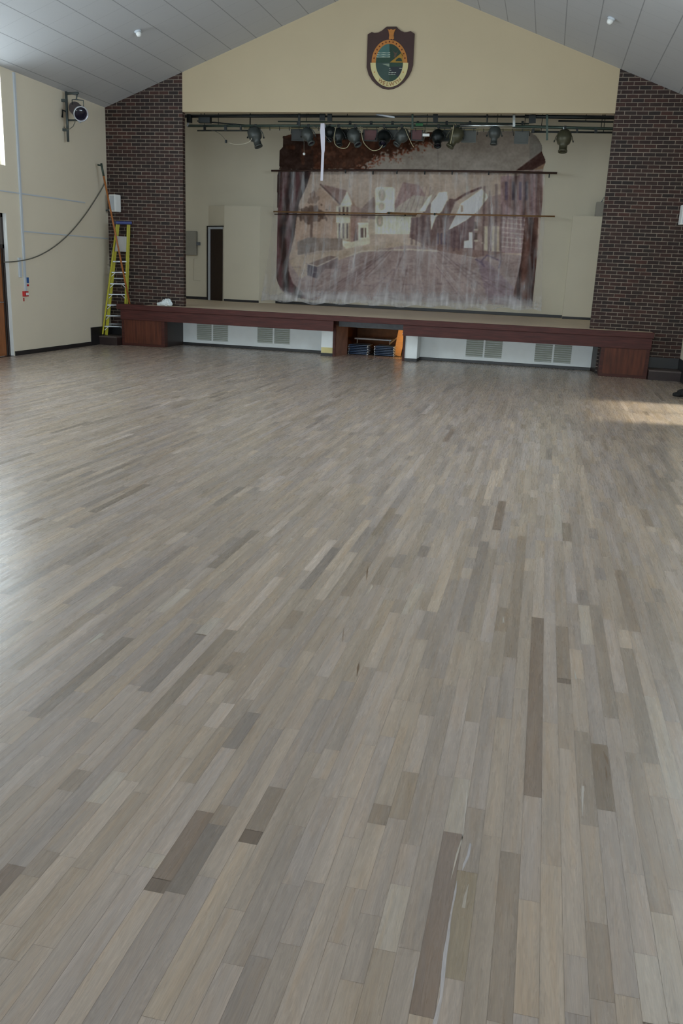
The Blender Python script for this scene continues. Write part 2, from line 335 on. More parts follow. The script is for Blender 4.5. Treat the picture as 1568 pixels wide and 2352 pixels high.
    streak([(955,2220),(950,2255),(947,2275)], (.001,.003,.001), wc)
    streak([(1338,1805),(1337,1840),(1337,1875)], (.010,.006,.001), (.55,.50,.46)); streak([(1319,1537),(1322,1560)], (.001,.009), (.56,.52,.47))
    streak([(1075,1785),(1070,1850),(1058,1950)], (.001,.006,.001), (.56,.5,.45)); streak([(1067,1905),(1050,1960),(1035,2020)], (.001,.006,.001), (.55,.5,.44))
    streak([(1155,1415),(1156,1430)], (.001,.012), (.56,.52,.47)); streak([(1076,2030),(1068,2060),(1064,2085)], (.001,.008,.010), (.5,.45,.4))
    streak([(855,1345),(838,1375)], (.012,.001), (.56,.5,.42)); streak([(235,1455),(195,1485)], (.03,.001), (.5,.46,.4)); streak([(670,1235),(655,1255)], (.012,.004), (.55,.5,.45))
    # a few dark knots and brown flashes
    for u, v, du, w0 in ((1385,1725,6,.012),(1390,1760,2,.006),(845,1300,-2,.01),(825,1520,-3,.012),(790,1440,-2,.004)):
        streak([(u, v), (u+du, v+14), (u+du*2, v+34)], (.001, w0, .001), (.2,.13,.08))
    me = bpy.data.meshes.new('floor'); me.from_pydata(vs, [], fs); me.materials.append(FLOOR)
    uvl = me.uv_layers.new(name='UVMap'); uvl.data.foreach_set('uv', [c for i in me.loops for c in uvs[i.vertex_index]])
    for nm, dat in (('tone', tone), ('seed', seed)):
        a = me.color_attributes.new(nm, 'FLOAT_COLOR', 'POINT'); a.data.foreach_set('color', np.array(dat, dtype=np.float32).ravel())
    o = bpy.data.objects.new('floor', me); COL.objects.link(o); o['kind'] = 'structure'
build_floor()

# ---------------------------------------------------------------- room shell
T = .22
def wall_x(name, x0, x1, holes, m, ya, yb, zt):        # a wall along Y with rectangular openings
    bm = B(); ys = sorted({ya, yb, *[h[0] for h in holes], *[h[1] for h in holes]})
    for a, b in zip(ys, ys[1:]):
        hs = sorted([(h[2], h[3]) for h in holes if h[0] <= a+1e-6 and h[1] >= b-1e-6]); z = 0
        for q in hs:
            if q[0] > z: box(bm, (x0, a, z), (x1, b, q[0]))
            z = q[1]
        if z < zt: box(bm, (x0, a, z), (x1, b, zt))
    return struct(name, bm, m)
DY0, DY1, DH = -5.75, -3.95, 2.63
LW = [(-13.2, -3.88, 3.47, 5.02)]                         # high strip window, left
LL = [(-13.4, -7.6, .35, 2.45)]                          # low glazing further back
wall_x('wall_left', XL-T, XL, LW+LL+[(DY0, DY1, 0, DH)], PALE, YREAR, .0, HE+.25)
RWH = [(-14.0, -6.0, 3.5, 5.0)]
RSUN = [(-6.4, -4.1, .25, 1.15)]
wall_x('wall_right', XR, XR+T, RWH+RSUN, PALE, YREAR, .0, HE+.25)
bm = B(); box(bm, (XR+T, -20, 5.08), (XR+3.3, .5, 5.16)); struct('added_sun_blocker', bm, WHITE)      # unseen slab added to keep direct sun out of the high right windows
bm = B(); box(bm, (XL-14, YREAR-12, -.12), (XR+14, 8, -.02)); struct('ground', bm, mat('outside_paving', (150, 148, 142), .8))
bm = B(); box(bm, (XL-T, DY0, -.02), (XL-.0005, DY1, .004)); struct('trim_5', bm, DKWOOD)
bm = B()
for a, b in (((XL-T, YREAR-T, 0), (XM-5.6, YREAR, 8)), ((XM+5.6, YREAR-T, 0), (XR+T, YREAR, 8)), ((XM-5.6, YREAR-T, 2.5), (XM+5.6, YREAR, 8)), ((XM-5.6, YREAR-T, 0), (XM+5.6, YREAR, .15))): box(bm, a, b)
struct('wall_rear', bm, PALE)
# sloping tiled ceiling
bm = B(); uvl = bm.loops.layers.uv.new('UVMap'); ang = math.atan(SL)
for sgn in (-1, 1):
    xe = XM + sgn*(XM-XL); dist = (XM-XL)/math.cos(ang)
    xo = XM+sgn*(XM-XL+T); zo = HR-SL*(XM-XL+T)
    q = [(xo, YREAR-T, zo), (XM, YREAR-T, HR), (XM, .15, HR), (xo, .15, zo)]
    ph = .175
    U = [(-T/math.cos(ang)), dist, dist, -T/math.cos(ang)]
    a = [bm.verts.new(p) for p in q]; b = [bm.verts.new((p[0], p[1], p[2]+.15)) for p in q]
    f = bm.faces.new(a if sgn < 0 else a[::-1]); us = dict(zip(a, zip(U, [p[1] for p in q])))
    for lp in f.loops: lp[uvl].uv = (us[lp.vert][0]-ph, us[lp.vert][1])
    for g in [b] + [[a[i], a[(i+1) % 4], b[(i+1) % 4], b[i]] for i in range(4)]:
        ff = bm.faces.new(g)
        for lp in ff.loops: lp[uvl].uv = (.3, .3)
ceil = struct('ceiling', bm, CEIL, uv=False)
# brick fronts either side of the stage
X1, X2, H1, H2, HS = -8.1192, .9462, 5.8537, 5.0587, .9264
def roofz(x): return HR - SL*abs(x-XM)
for nm, xa, xb in (('wall_front_left', XL-T, X1), ('wall_front_right', X2, XR+T)):
    bm = B(); cut = -8.47 if xa < -5 else 1.16
    if xa < -5: pl = [(xa,0,0),(cut,0,0),(cut,0,HS-.055),(xb,0,HS-.055),(xb,0,roofz(xb)+.02),(xa,0,roofz(xa)+.02)]
    else: pl = [(xa,0,HS-.055),(cut,0,HS-.055),(cut,0,0),(xb,0,0),(xb,0,roofz(xb)+.02),(xa,0,roofz(xa)+.02)]
    prism(bm, pl, (0,.14,0)); struct(nm, bm, BRICK)
bm = B(); prism(bm, [(X1,0,H2),(X2,0,H2),(X2,0,roofz(X2)+.02),(XM,0,HR+.02),(X1,0,roofz(X1)+.02)], (0,.14,0)); struct('wall_front_gable', bm, GABLE)
# stage box behind
YB = 4.95
SX0, SX1 = -10.9, 3.4
bm = B(); box(bm, (SX0-.1, YB, HS-.1), (SX1+.1, YB+.15, 6.2)); struct('wall_stage_rear', bm, CREAM)
bm = B(); box(bm, (SX0-.1, .14, HS-.1), (SX0, YB, 6.2)); struct('wall_stage_left', bm, CREAM)
bm = B(); box(bm, (SX1, .14, HS-.1), (SX1+.1, YB, 6.2)); struct('wall_stage_right', bm, CREAM)
bm = B(); box(bm, (SX0-.1, .14, 6.1), (SX1+.1, YB+.15, 6.25)); struct('ceiling_stage', bm, mat('dark_stage_ceiling', (58, 52, 46), .9))
# baseboards
def sk(name, a, b, parent=None):
    o = boxobj(name, a, b, SKIRT, parent, .003)
    if parent is None: o['kind'] = 'structure'
    return o
sk('baseboard_left', (XL, DY1+.02, 0), (XL+.018, -.98, .085))
sk('baseboard_right', (XR-.018, -20, 0), (XR, -.98, .085))
sk('baseboard_stage_rear', (-7.9, YB-.018, HS), (.55, YB, HS+.075))
sk('baseboard_stage_left', (SX0, YB-.018, HS), (-9.50, YB, HS+.075))
YK = .66
bl0 = at(420.7, 791.6, 1, YK).x; p0 = at(736.6, 818, 1, .12).x; p1 = at(763.5, 818, 1, .12).x; p2 = at(928, 829, 1, .12).x; p3 = at(956, 829, 1, .12).x; br1 = at(1355, 850, 1, YK).x
bm = B(); box(bm, (bl0-.5, YK, 0), (p1, YK+.1, HS-.05)); struct('wall_base_left', bm, KICK)
bm = B(); box(bm, (p2, YK, 0), (br1+.3, YK+.1, HS-.05)); struct('wall_base_right', bm, KICK)
sk('baseboard_base_left', (bl0, YK-.015, 0), (p0, YK, .065)); sk('baseboard_base_right', (p3, YK-.015, 0), (br1, YK, .065))

# left wall: door with fanlight, windows
door = struct('door_1', (lambda b: (box(b, (XL-.13, DY0+.07, .01), (XL-.09, DY1-.07, 2.0)), b)[1])(B()), ORWOOD)
fr = B(); XF0, XF1 = XL-.16, XL-.07
box(fr, (XF0, DY0, 0), (XF1, DY0+.07, DH)); box(fr, (XF0, DY1-.07, 0), (XF1, DY1, DH)); box(fr, (XF0, DY0, DH-.07), (XF1, DY1, DH)); box(fr, (XF0, DY0, 2.0), (XF1, DY1, 2.07))
obj('door_frame', fr, DKWOOD, door)
bm = B(); box(bm, (XL-.12, DY0+.07, 2.07), (XL-.11, DY1-.07, DH-.07)); obj('fanlight_pane', bm, GLASS, door)
bm = B(); box(bm, (XL-.088, DY1-.115, 0.01), (XL-.08, DY1-.075, 2.0)); obj('door_edge_strip', bm, DKWOOD, door)
bm = B(); tube(bm, [(XL-.05, DY1-.18, 1.02), (XL-.05, DY1-.32, 1.02)], .011); tube(bm, [(XL-.09, DY1-.19, 1.02), (XL-.05, DY1-.19, 1.02)], .009); obj('door_handle', bm, STEEL, door)
tj = boxobj('trim_1', (XL-.07, DY1-.012, 0), (XL-.001, DY1, DH), WHITE); tj['kind'] = 'structure'
def window(name, x, holes, side, nm):
    ya, yb, za, zb = holes; bm = B(); t = .05; xf = x+side*.14
    n = max(1, round((yb-ya)/1.5))
    for a, b in (((xf-.025, ya, za), (xf+.025, yb, za+t)), ((xf-.025, ya, zb-t), (xf+.025, yb, zb))): box(bm, a, b)
    for i in range(n+1):
        yy = ya+t/2+(yb-ya-t)*i/n; box(bm, (xf-.025, yy-t/2, za+t), (xf+.025, yy+t/2, zb-t))
    o = struct(name, bm, WHITE)
    g = B(); box(g, (xf-.004, ya+t, za+t), (xf+.004, yb-t, zb-t)); obj('pane', g, GLASS, o)
    return o
window('window_1', XL, LW[0], -1, 'left'); window('window_2', XL, LL[0], -1, 'left'); window('window_3', XR, RWH[0], 1, 'r')
window('window_4', XR, RSUN[0], 1, 'r')
bm = B(); t = .06
for i in range(8): xx = XM-5.6+t/2+(11.2-t)*i/7; box(bm, (xx-t/2, YREAR-.15, .15), (xx+t/2, YREAR-.1, 2.5))
box(bm, (XM-5.6, YREAR-.15, .15), (XM+5.6, YREAR-.1, .21)); box(bm, (XM-5.6, YREAR-.15, 2.44), (XM+5.6, YREAR-.1, 2.5))
wr = struct('window_5', bm, WHITE); g = B(); box(g, (XM-5.6, YREAR-.13, .21), (XM+5.6, YREAR-.122, 2.44)); obj('pane', g, GLASS, wr)
# high sill shelf visible under the ceiling at the first window
# ---------------------------------------------------------------- stage
YN = -.45
nx0 = at(267, 702, 1, YN).x; nx1 = at(1503, 767.5, 1, YN).x
fx0 = at(277, 735, 1, -.42).x; fx1 = at(1495, 800, 1, -.42).x
stage = thing('stage', 'wide raised stage with dark red-brown fascia and pale boards', 'stage', ((X1+X2)/2, 0, 0))
ZN = HS-.115; ZF = HS-.34
bm = B(); box(bm, (X1+.0, YN+.06, HS-.05), (X2, YB, HS)); box(bm, (-8.95, YN+.06, HS-.05), (X1, -.001, HS)); box(bm, (X2, YN+.06, HS-.05), (nx1-.02, -.001, HS)); box(bm, (SX0, .141, HS-.05), (X1, YB, HS)); box(bm, (X2, .141, HS-.05), (SX1, YB, HS))
obj('stage_floor', bm, STAGEF, stage)
bm = B(); box(bm, (nx0, YN, ZN), (nx1, YN+.06, HS+.002)); box(bm, (nx0, YN+.06, ZN), (-8.95, -.2, HS+.002)); obj('nosing', bm, MAHOGH, stage, .006)
fo0 = at(765,750,1,-.42).x; fo1 = at(925,760,1,-.42).x
bm = B(); box(bm, (fx0, -.42, ZF), (fo0, -.38, ZN)); obj('fascia', bm, MAHOGH, stage, .003)
bm = B(); box(bm, (fo1, -.42, ZF), (fx1, -.38, ZN)); obj('fascia', bm, MAHOGH, stage, .003)
sof = B(); box(sof, (fx0+.3, -.38, ZF+.03), (p1, YK, ZF+.05)); box(sof, (p2, -.38, ZF+.03), (fx1-.3, YK, ZF+.05)); obj('soffit', sof, KICK, stage)
b1 = at(377.6, 798, 1, -.40).x; b2 = at(1372.6, 865, 1, -.40).x
for (xa, xb, ret) in ((fx0+.01, b1, 1), (b2, fx1-.01, -1)):
    depth = -.22 if ret > 0 else -.01
    bm = B(); box(bm, (xa, -.395, 0), (xb, depth, ZF)); bx = obj('end_box', bm, MAHOG, stage, .004)
    m_ = .07
    bm = B(); box(bm, (xa+m_, -.401, .06), (xb-m_, -.394, ZF-.005)); obj('box_panel', bm, PANELW, bx)
    # cheek running back to the recessed wall
    bm = B()
    if ret > 0: prism(bm, [(b1-.02, -.22, 0), (b1, -.22, 0), (bl0, YK, 0), (bl0-.02, YK, 0)], (0,0,ZF+.02))
    else: prism(bm, [(b2, -.01, 0), (b2+.02, -.01, 0), (br1+.02, YK, 0), (br1, YK, 0)], (0,0,ZF+.02))
    obj('box_cheek', bm, DKWOOD, stage)
# under-stage opening
for xa, xb in ((p0, p1), (p2, p3)):
    bm = B(); box(bm, (xa, .12, 0), (xb, YK, HS-.05)); ps = obj('opening_pier', bm, KICK, stage)
    bm = B(); box(bm, (xa-.006, .105, 0), (xb+.006, YK-.02, .065)); obj('pier_skirting', bm, SKIRT, ps)
cream = B(); box(cream, (p0+.004, .116, .066), (p1-.004, .121, .19)); obj('unpainted_patch', cream, mat('old_cream_paint', (214, 200, 140), .6), stage)
bm = B(); box(bm, (p1, .09, 0), (p1+.06, .14, HS-.05)); obj('opening_board', bm, MAHOG, stage, .003)
bm = B(); box(bm, (p2-.05, .09, 0), (p2, .14, HS-.05)); obj('opening_board', bm, MAHOG, stage, .003)
lx = at(791, 820, 1, .5).x
bm = B(); prism(bm, [(p1+.05, .14, 0), (p1+.06, .14, 0), (lx, .75, 0), (lx-.02, .75, 0)], (0,0,HS-.06)); obj('opening_lining', bm, mat('worn_brown_board', (120, 92, 84), .6, var=.2), stage)
hz = at(850, 754, 1, .15).z
bm = B(); box(bm, (p1+.11, .15, hz), (p2-.05, .3, HS-.05)); obj('opening_lintel', bm, CONC, stage)
bm = B(); box(bm, (p1-.1, 3.0, 0), (p2+.6, 3.05, HS-.05)); box(bm, (p1-.1, YK+.1, 0), (p1-.06, 3.0, HS-.05)); box(bm, (p2+.6, YK+.1, 0), (p2+.64, 3.0, HS-.05)); box(bm, (p1-.1, YK+.1, HS-.06), (p2+.64, 3.05, HS-.052))
obj('store_lining', bm, mat('brown_store_boards', (120, 82, 52), .7, var=.2), stage)
bm = B(); box(bm, (p1-.1, .9, -.01), (p2+.64, 3.05, .001)); obj('store_floor', bm, mat('store_concrete_floor', (90, 84, 78), .8), stage)
bm = B(); box(bm, (p1+.02, .9, .68), (p2+.3, 1.0, .75)); obj('store_joist', bm, DKWOOD, stage)
# warm lamp that is on inside the store
ll = bpy.data.lights.new('store_lamp', 'POINT'); ll.energy = 7; ll.color = (1, .56, .18); ll.shadow_soft_size = .04
lo = bpy.data.objects.new('store_lamp', ll); COL.objects.link(lo); lo.location = (p2+.12, .90, .46)
# pine sheet leaning in the store
pbx = at(916, 826, 1, 1.25).x
bm = B(); beam(bm, (pbx-.05, 1.25, .005), (pbx+.03, 1.33, .66), .17, .02, up=(0,1,0)); tag(obj('pine_board', bm, GLOWW), 'lamp-lit pine board standing at the right of the under-stage opening', 'board')
bm = B(); beam(bm, (pbx-.30, 1.55, .24), (pbx+.05, 1.60, .56), .05, .03); tag(obj('pine_batten', bm, GLOWW), 'thin lamp-lit batten slanting behind the pine board under the stage', 'batten')
def folding_chair(x, y, z, label):
    t = thing('folding_chair', label, 'chair', (x, y, z), 'folded chairs lying in stacks under the stage')
    bm = B(); n = 8; wd = .42; pts = []
    for i in range(n+1):
        s = i/n; pts.append((-wd/2+wd*s, -.02*math.sin(math.pi*s)))
    prism(bm, [(px, py, .008) for px, py in pts]+[(wd/2, .36, .008), (-wd/2, .36, .008)], (0,0,.024)); obj('seat', bm, CHAIRB, t, .006, local=True)
    bm = B(); prism(bm, [(px*.96, py+.38, .008) for px, py in pts]+[(wd/2-.02, .55, .008), (-wd/2+.02, .55, .008)], (0,0,.02)); obj('backrest', bm, CHAIRB, t, .005, local=True)
    for s in (-1, 1):
        bm = B(); tube(bm, [(s*.225, -.01, .012), (s*.225, .6, .012)], .010); obj('leg', bm, ALU, t, local=True)
for si, (ux, n, side) in enumerate(((821, 6, 'left'), (880, 6, 'right'))):
    x = at(ux, 815, 1, .9).x; rank = ['lowest', 'second from the floor', 'third from the floor', 'fourth from the floor', 'fifth from the floor', 'topmost']
    for k in range(n): folding_chair(x+random.uniform(-.008,.008), .92+si*.04+random.uniform(-.01,.01), .006+k*.0385, 'folded dark blue chair under the stage, %s of the %s stack' % (rank[k], side))
tb = thing('trestle_table', 'grey trestle table edge behind the chair stacks under the stage', 'table', (p1+.75, 1.9, 0))
bm = B(); box(bm, (p1+.15, 1.7, .30), (p1+1.05, 2.2, .33)); obj('tabletop', bm, GREYW, tb)
for s in (.2, 1.0):
    bm = B(); tube(bm, [(p1+s, 1.8, 0), (p1+s, 1.8, .30)], .014); obj('leg', bm, ALU, tb)
# vents in the recessed base wall
def vent(u0, u1, v0, v1, label):
    y = YK-.012; a = at(u0, (v0+v1)/2, 1, y); b = at(u1, (v0+v1)/2, 1, y); zt = at((u0+u1)/2, v0, 1, y).z; zb = at((u0+u1)/2, v1, 1, y).z
    zt = min(zt, ZF+.04)
    t = thing('vent_grille', label, 'vent', ((a.x+b.x)/2, y, zb), 'white louvred vents below the stage')
    bm = B(); e = .014; xm = (a.x+b.x)/2
    for p, q in (((a.x-e, y, zb-e), (b.x+e, YK-.001, zb)), ((a.x-e, y, zt), (b.x+e, YK-.001, zt+e)), ((a.x-e, y, zb), (a.x, YK-.001, zt)), ((b.x, y, zb), (b.x+e, YK-.001, zt)), ((xm-.02, y, zb), (xm+.02, YK-.001, zt))): box(bm, p, q)
    obj('frame', bm, KICK, t)
    for xa, xb in ((a.x, xm-.02), (xm+.02, b.x)):
        bm = B(); n = 9
        for i in range(n):
            z0 = zb+(zt-zb)*(i+.15)/n; beam(bm, (xa, y+.004, z0+.008), (xb, y+.004, z0+.008), .021, .006, up=(0,.45,.9))
        obj('louvre', bm, KICK, t)
        bm = B(); box(bm, (xa, YK-.004, zb), (xb, YK-.0005, zt)); obj('backing', bm, mat('grey_vent_back', (160, 164, 154), .8), t)
vent(452, 523, 744, 783, 'louvred vent in the stage base nearest the left end box')
vent(591, 665, 748, 789, 'louvred vent in the stage base between the left vent and the opening')
vent(1070, 1153, 777, 821, 'louvred vent in the stage base just right of the opening')
vent(1228, 1312, 788, 833, 'louvred vent in the stage base nearest the right end box')
# corner steps
def step(name, xa, xb, label):
    t = thing('step', label, 'step', ((xa+xb)/2, -.2, 0), 'low corner steps beside the stage')
    y0 = -.62 if xa < -5 else -.55
    bm = B(); box(bm, (xa, y0, 0), (xb, -.001, .17)); obj('riser', bm, mat('dark_step_timber', (46, 30, 28), .5, var=.2), t)
    bm = B(); box(bm, (xa, y0-.02, .17), (xb, -.001, .20)); obj('tread', bm, mat('worn_tread', (88, 76, 72), .5), t)
step('l', XL+.02, fx0-.001, 'low dark timber step in the left corner under the yellow ladder')
step('r', fx1+.001, XR-.02, 'low dark timber step in the right corner beside the stage end')
sk('baseboard_front_left', (XL+.0181, -.018, .20), (fx0+.2, -.001, .40)); sk('trim_2', (XL, -.98, 0), (XL+.018, -.0, .40))
sk('baseboard_front_right', (fx1, -.018, .20), (XR-.019, -.001, .42)); sk('trim_3', (XR-.018, -.98, 0), (XR, -.0, .42))

# ---------------------------------------------------------------- stage back: boxed lobbies, door, cabinet
YC = 4.60
lxa = at(478.5, 690, 1, YB).x; lxb = at(514, 692, 1, YC).x; lxc = at(594, 695, 1, YC).x; lxd = at(634, 697, 1, YB).x
ztop = at(514, 471.5, 1, YC).z
bm = B(); prism(bm, [(lxa, YB, HS), (lxb, YC, HS), (lxc, YC, HS), (lxd, YB, HS)], (0,0,ztop-HS)); struct('wall_lobby_left', bm, CREAM)
sk('baseboard_lobby_left', (lxb, YC-.016, HS), (lxc, YC, HS+.06))
rxa = at(1290, 733, 1, YC).x; rxb = at(1376, 740, 1, YC).x; rxc = at(1386, 735, 1, YB).x; ztr = at(1376, 497, 1, YC).z
bm = B(); prism(bm, [(rxa, YB, HS), (rxa, YC, HS), (rxb, YC, HS), (rxc, YB, HS)], (0,0,ztr-HS)); struct('wall_lobby_right', bm, CREAM)
sk('baseboard_lobby_right', (rxa, YC-.016, HS), (rxb, YC, HS+.06))
d0 = Vector((lxa, YB, HS)); d1 = Vector((lxb, YC, HS)); dv = (d1-d0); dn = Vector((dv.y, -dv.x, 0)).normalized()
zd = at(480, 519, 1, YB).z
def dpt(s, off, z): p = d0+dv*s+dn*off; return (p.x, p.y, z)
bm = B(); prism(bm, [dpt(.18, .012, HS), dpt(.93, .012, HS), dpt(.93, .03, HS), dpt(.18, .03, HS)], (0,0,zd-.09-HS)); d2 = struct('door_2', bm, DKWOOD)
bm = B(); prism(bm, [dpt(.06, .011, HS), dpt(.18, .011, HS), dpt(.18, .05, HS), dpt(.06, .05, HS)], (0,0,zd-.03-HS)); prism(bm, [dpt(.18, .011, zd-.09), dpt(.93, .011, zd-.09), dpt(.93, .05, zd-.09), dpt(.18, .05, zd-.09)], (0,0,.06)); obj('door_frame', bm, GREYW, d2)
bm = B(); prism(bm, [dpt(.0, .01, HS), dpt(.06, .01, HS), dpt(.06, .06, HS), dpt(.0, .06, HS)], (0,0,zd-HS)); prism(bm, [dpt(.0, .01, zd-.03), dpt(.98, .01, zd-.03), dpt(.98, .06, zd-.03), dpt(.0, .06, zd-.03)], (0,0,.03)); obj('door_architrave', bm, SKIRT, d2)
def pbox(u0, v0, u1, v1, y0, y1):          # box covering a photo rectangle on the plane y0, reaching back to y1
    a = at(u0, v1, 1, y0); b = at(u1, v0, 1, y0); return (a.x, y0, a.z), (b.x, y1, b.z)
cb = thing('electrical_cabinet', 'flat grey electrical cabinet on the cream wall left of the stage door', 'cabinet', at(437, 585, 1, YB-.02))
bm = B(); box(bm, *pbox(421, 531, 450, 585, YB-.12, YB-.001)); obj('cabinet_door', bm, BOXG, cb, .006)
bm = B(); box(bm, *pbox(451, 556, 457, 563, YB-.1, YB-.001)); obj('latch', bm, CONC, cb)
bm = B(); q = [at(u, v, 1, YB-.01) for u, v in ((452,593),(445,594),(444,620),(444,643),(460,645))]; tube(bm, q, .006, 6); tag(obj('surface_cable', bm, CREAM), 'thin painted cable loop on the wall below the grey cabinet', 'cable')
a, b = pbox(1366, 464, 1389, 496, YC+.05, YB-.05)
t = thing('loudspeaker', 'small grey loudspeaker standing on the right lobby top by the brick', 'speaker', (a[0], a[1], ztr))
bm = B(); box(bm, (a[0], a[1], ztr), (b[0]+.05, b[1], b[2])); obj('enclosure', bm, BOXG, t, .01)
bm = B(); tube(bm, [(a[0]+.12, a[1]+.05, b[2]), (a[0]+.17, a[1]+.05, b[2]+.12), (a[0]+.22, a[1]+.05, b[2])], .012, 8); obj('carry_handle', bm, CONC, t)

# ---------------------------------------------------------------- mural painted on a backcloth
def paint_mural():
    u0, u1, v0, v1 = 600, 1290, 290, 730; W, Hh = u1-u0, v1-v0
    uu, vv = np.meshgrid(np.arange(W)+u0, np.arange(Hh)+v0)
    img = np.zeros((Hh, W, 3)); mask = np.zeros((Hh, W), bool)
    def inside(P):
        P = np.array(P, float); r = np.zeros((Hh, W), bool); j = len(P)-1
        for i in range(len(P)):
            xi, yi = P[i]; xj, yj = P[j]
            if yi != yj:
                c = ((yi > vv) != (yj > vv)) & (uu < (xj-xi)*(vv-yi)/(yj-yi)+xi); r ^= c
            j = i
        return r
    def nz(sx, sy, seed):
        g = np.random.default_rng(seed); a = g.random((int(Hh/sy)+3, int(W/sx)+3)); x = (np.arange(W)/sx); y = (np.arange(Hh)/sy)
        xi = x.astype(int); yi = y.astype(int); fx = (x-xi)[None, :]; fy = (y-yi)[:, None]
        fx = fx*fx*(3-2*fx); fy = fy*fy*(3-2*fy)
        A = a[np.ix_(yi, xi)]; Bq = a[np.ix_(yi, xi+1)]; C = a[np.ix_(yi+1, xi)]; Dq = a[np.ix_(yi+1, xi+1)]
        return (A*(1-fx)+Bq*fx)*(1-fy)+(C*(1-fx)+Dq*fx)*fy-.5
    def P(poly, c, k=1.0):
        m = inside(poly); img[m] = img[m]*(1-k)+np.array(c)*k
    def Rr(a, b, c_, d, c, k=1.0): P([(a,b),(c_,b),(c_,d),(a,d)], c, k)
    def Ln(pts, w, c, k=1.0):
        for (xa, ya), (xb, yb) in zip(pts, pts[1:]):
            L2 = (xb-xa)**2+(yb-ya)**2+1e-9; t = np.clip(((uu-xa)*(xb-xa)+(vv-ya)*(yb-ya))/L2, 0, 1); m = ((uu-xa-t*(xb-xa))**2+(vv-ya-t*(yb-ya))**2) < (w/2)**2
            img[m] = img[m]*(1-k)+np.array(c)*k
    shape = [(649,312),(668,307),(1214,300),(1232,312),(1244,332),(1245,350),(1250,360),(1253,372),(1248,384),(1247,440),(1248,560),(1244,650),(1243,712),(1205,702),(1000,694),(860,690),(720,690),(660,680),(642,664),(634,640),(632,560),(636,480),(636,400),(640,385),(641,345),(649,335)]
    mask = inside(shape)
    img[:] = (122, 110, 104)                                   # sky
    img[vv > 400] = (140, 126, 118)
    # old buildings
    brown = (118, 98, 90); dk = (86, 70, 66); lt = (168, 164, 150); lil = (132, 116, 116); road = (124, 110, 108)
    P([(680,500),(700,470),(735,430),(775,468),(800,440),(830,500),(840,560),(680,575)], (134,116,106))
    P([(738,424),(775,466),(784,474),(796,438),(760,428)], (116,98,94)); Ln([(736,424),(758,446),(782,470)], 4, dk)
    P([(782,470),(797,440),(808,468),(804,478),(782,478)], lt); Rr(772,474,805,500,(150,142,130)); Rr(772,500,804,512,lt); Rr(774,512,802,552,(142,132,122))
    for x in (778, 787, 796): Rr(x,476,x+4,494,dk); Rr(x,514,x+3,548,(88,78,78)); Ln([(x-2,512),(x-2,552)],1.5,lt)
    P([(770,548),(806,556),(806,570),(790,566)], lt)
    Rr(806,500,824,560,(120,100,94)); P([(806,470),(830,478),(850,470),(862,500),(806,504)], (130,112,106)); P([(830,478),(858,452),(866,470),(862,504),(830,500)], (116,102,98))
    Rr(823,512,848,552,(158,152,140)); Rr(828,524,835,546,dk); Rr(838,524,841,546,dk); Ln([(822,513),(850,513)],2.5,lt)
    Rr(846,505,862,540,(140,128,118))
    P([(810,562),(817,518),(823,562)], (92,78,76)); P([(790,560),(850,545),(850,560),(792,572)], (150,142,130))
    Rr(862,434,906,538,(164,160,148)); P([(862,434),(866,430),(902,430),(906,434)], lt)
    for cx, cy, rx, ry, c in ((877,448,8,14,(130,122,112)),(876,474,7,9,(140,132,122)),(872,507,8,14,(132,124,114)),(915,500,9,12,(140,134,124))):
        m = ((uu-cx)/rx)**2+((vv-cy)/ry)**2 < 1; img[m] = c; m = ((uu-cx)/(rx*.5))**2+((vv-cy)/(ry*.6))**2 < 1; img[m] = (146,132,124)
    Rr(906,470,946,538,(158,154,142)); P([(905,470),(925,418),(962,425),(985,462),(990,486),(945,484),(906,480)], (124,106,104)); P([(905,480),(950,448),(990,452),(985,488),(908,490)], (138,128,122))
    for i in range(7): Ln([(906+i*12,486),(935+i*9,428)],1.5,(110,92,92),.7)
    for x in range(866,946,9): Ln([(x,500),(x,536)],1.2,(130,124,116),.8)
    # right-hand street
    P([(962,500),(985,470),(1000,450),(1020,440),(1030,470),(1020,500),(1110,480),(1112,560),(1105,576),(985,568),(940,545),(944,500)], (104,88,86))
    P([(962,486),(984,452),(993,446),(976,486)], lt); P([(988,486),(990,466),(1008,442),(1026,440),(1028,458),(1014,486),(1000,500),(990,528)], (172,168,154))
    P([(1014,492),(1032,456),(1048,458),(1030,500),(1020,512)], (98,82,80)); Ln([(1046,460),(1070,445),(1104,431)], 5, (92,72,70))
    P([(1030,528),(1044,500),(1058,468),(1106,434),(1118,446),(1122,458),(1098,484),(1070,506)], (176,172,158)); P([(1057,472),(1064,472),(1064,486),(1058,488)], (130,116,110)); Rr(1070,428,1076,438,(140,132,124))
    P([(1098,484),(1122,452),(1150,446),(1160,470),(1160,576),(1085,576),(1085,510)], (122,106,102))
    P([(1030,528),(1070,508),(1090,500),(1090,576),(1040,574),(1020,545)], (100,84,84)); P([(1077,534),(1085,534),(1085,570),(1066,570),(1066,554),(1077,552)], (178,176,166))
    for x in (1004,1012,1020): Rr(x,505,x+4,524,dk); Rr(x,536,x+4,562,(80,70,78))
    for x, y in ((1090,510),(1090,535),(1108,540),(1125,535)): Rr(x,y,x+6,y+16,(92,80,76)); Rr(x-2,y+17,x+8,y+20,lt,.6)
    Rr(1110,520,1120,576,(146,136,124)); Rr(1130,520,1146,578,(150,138,126)); Ln([(1126,490),(1126,600)],4,(96,74,72))
    Rr(1150,405,1215,582,(124,106,106)); P([(1150,420),(1215,392),(1246,392),(1246,500),(1205,500),(1160,470)], (112,94,92))
    for x in (1160,1176,1192,1206): Rr(x,418,x+6,460,(78,68,78))
    for y in range(500,572,11): Ln([(1150,y),(1210,y+6)],1.6,(160,152,148),.8)
    for x in range(1156,1212,10): Ln([(x,495),(x-2,575)],1.4,(156,148,144),.7)
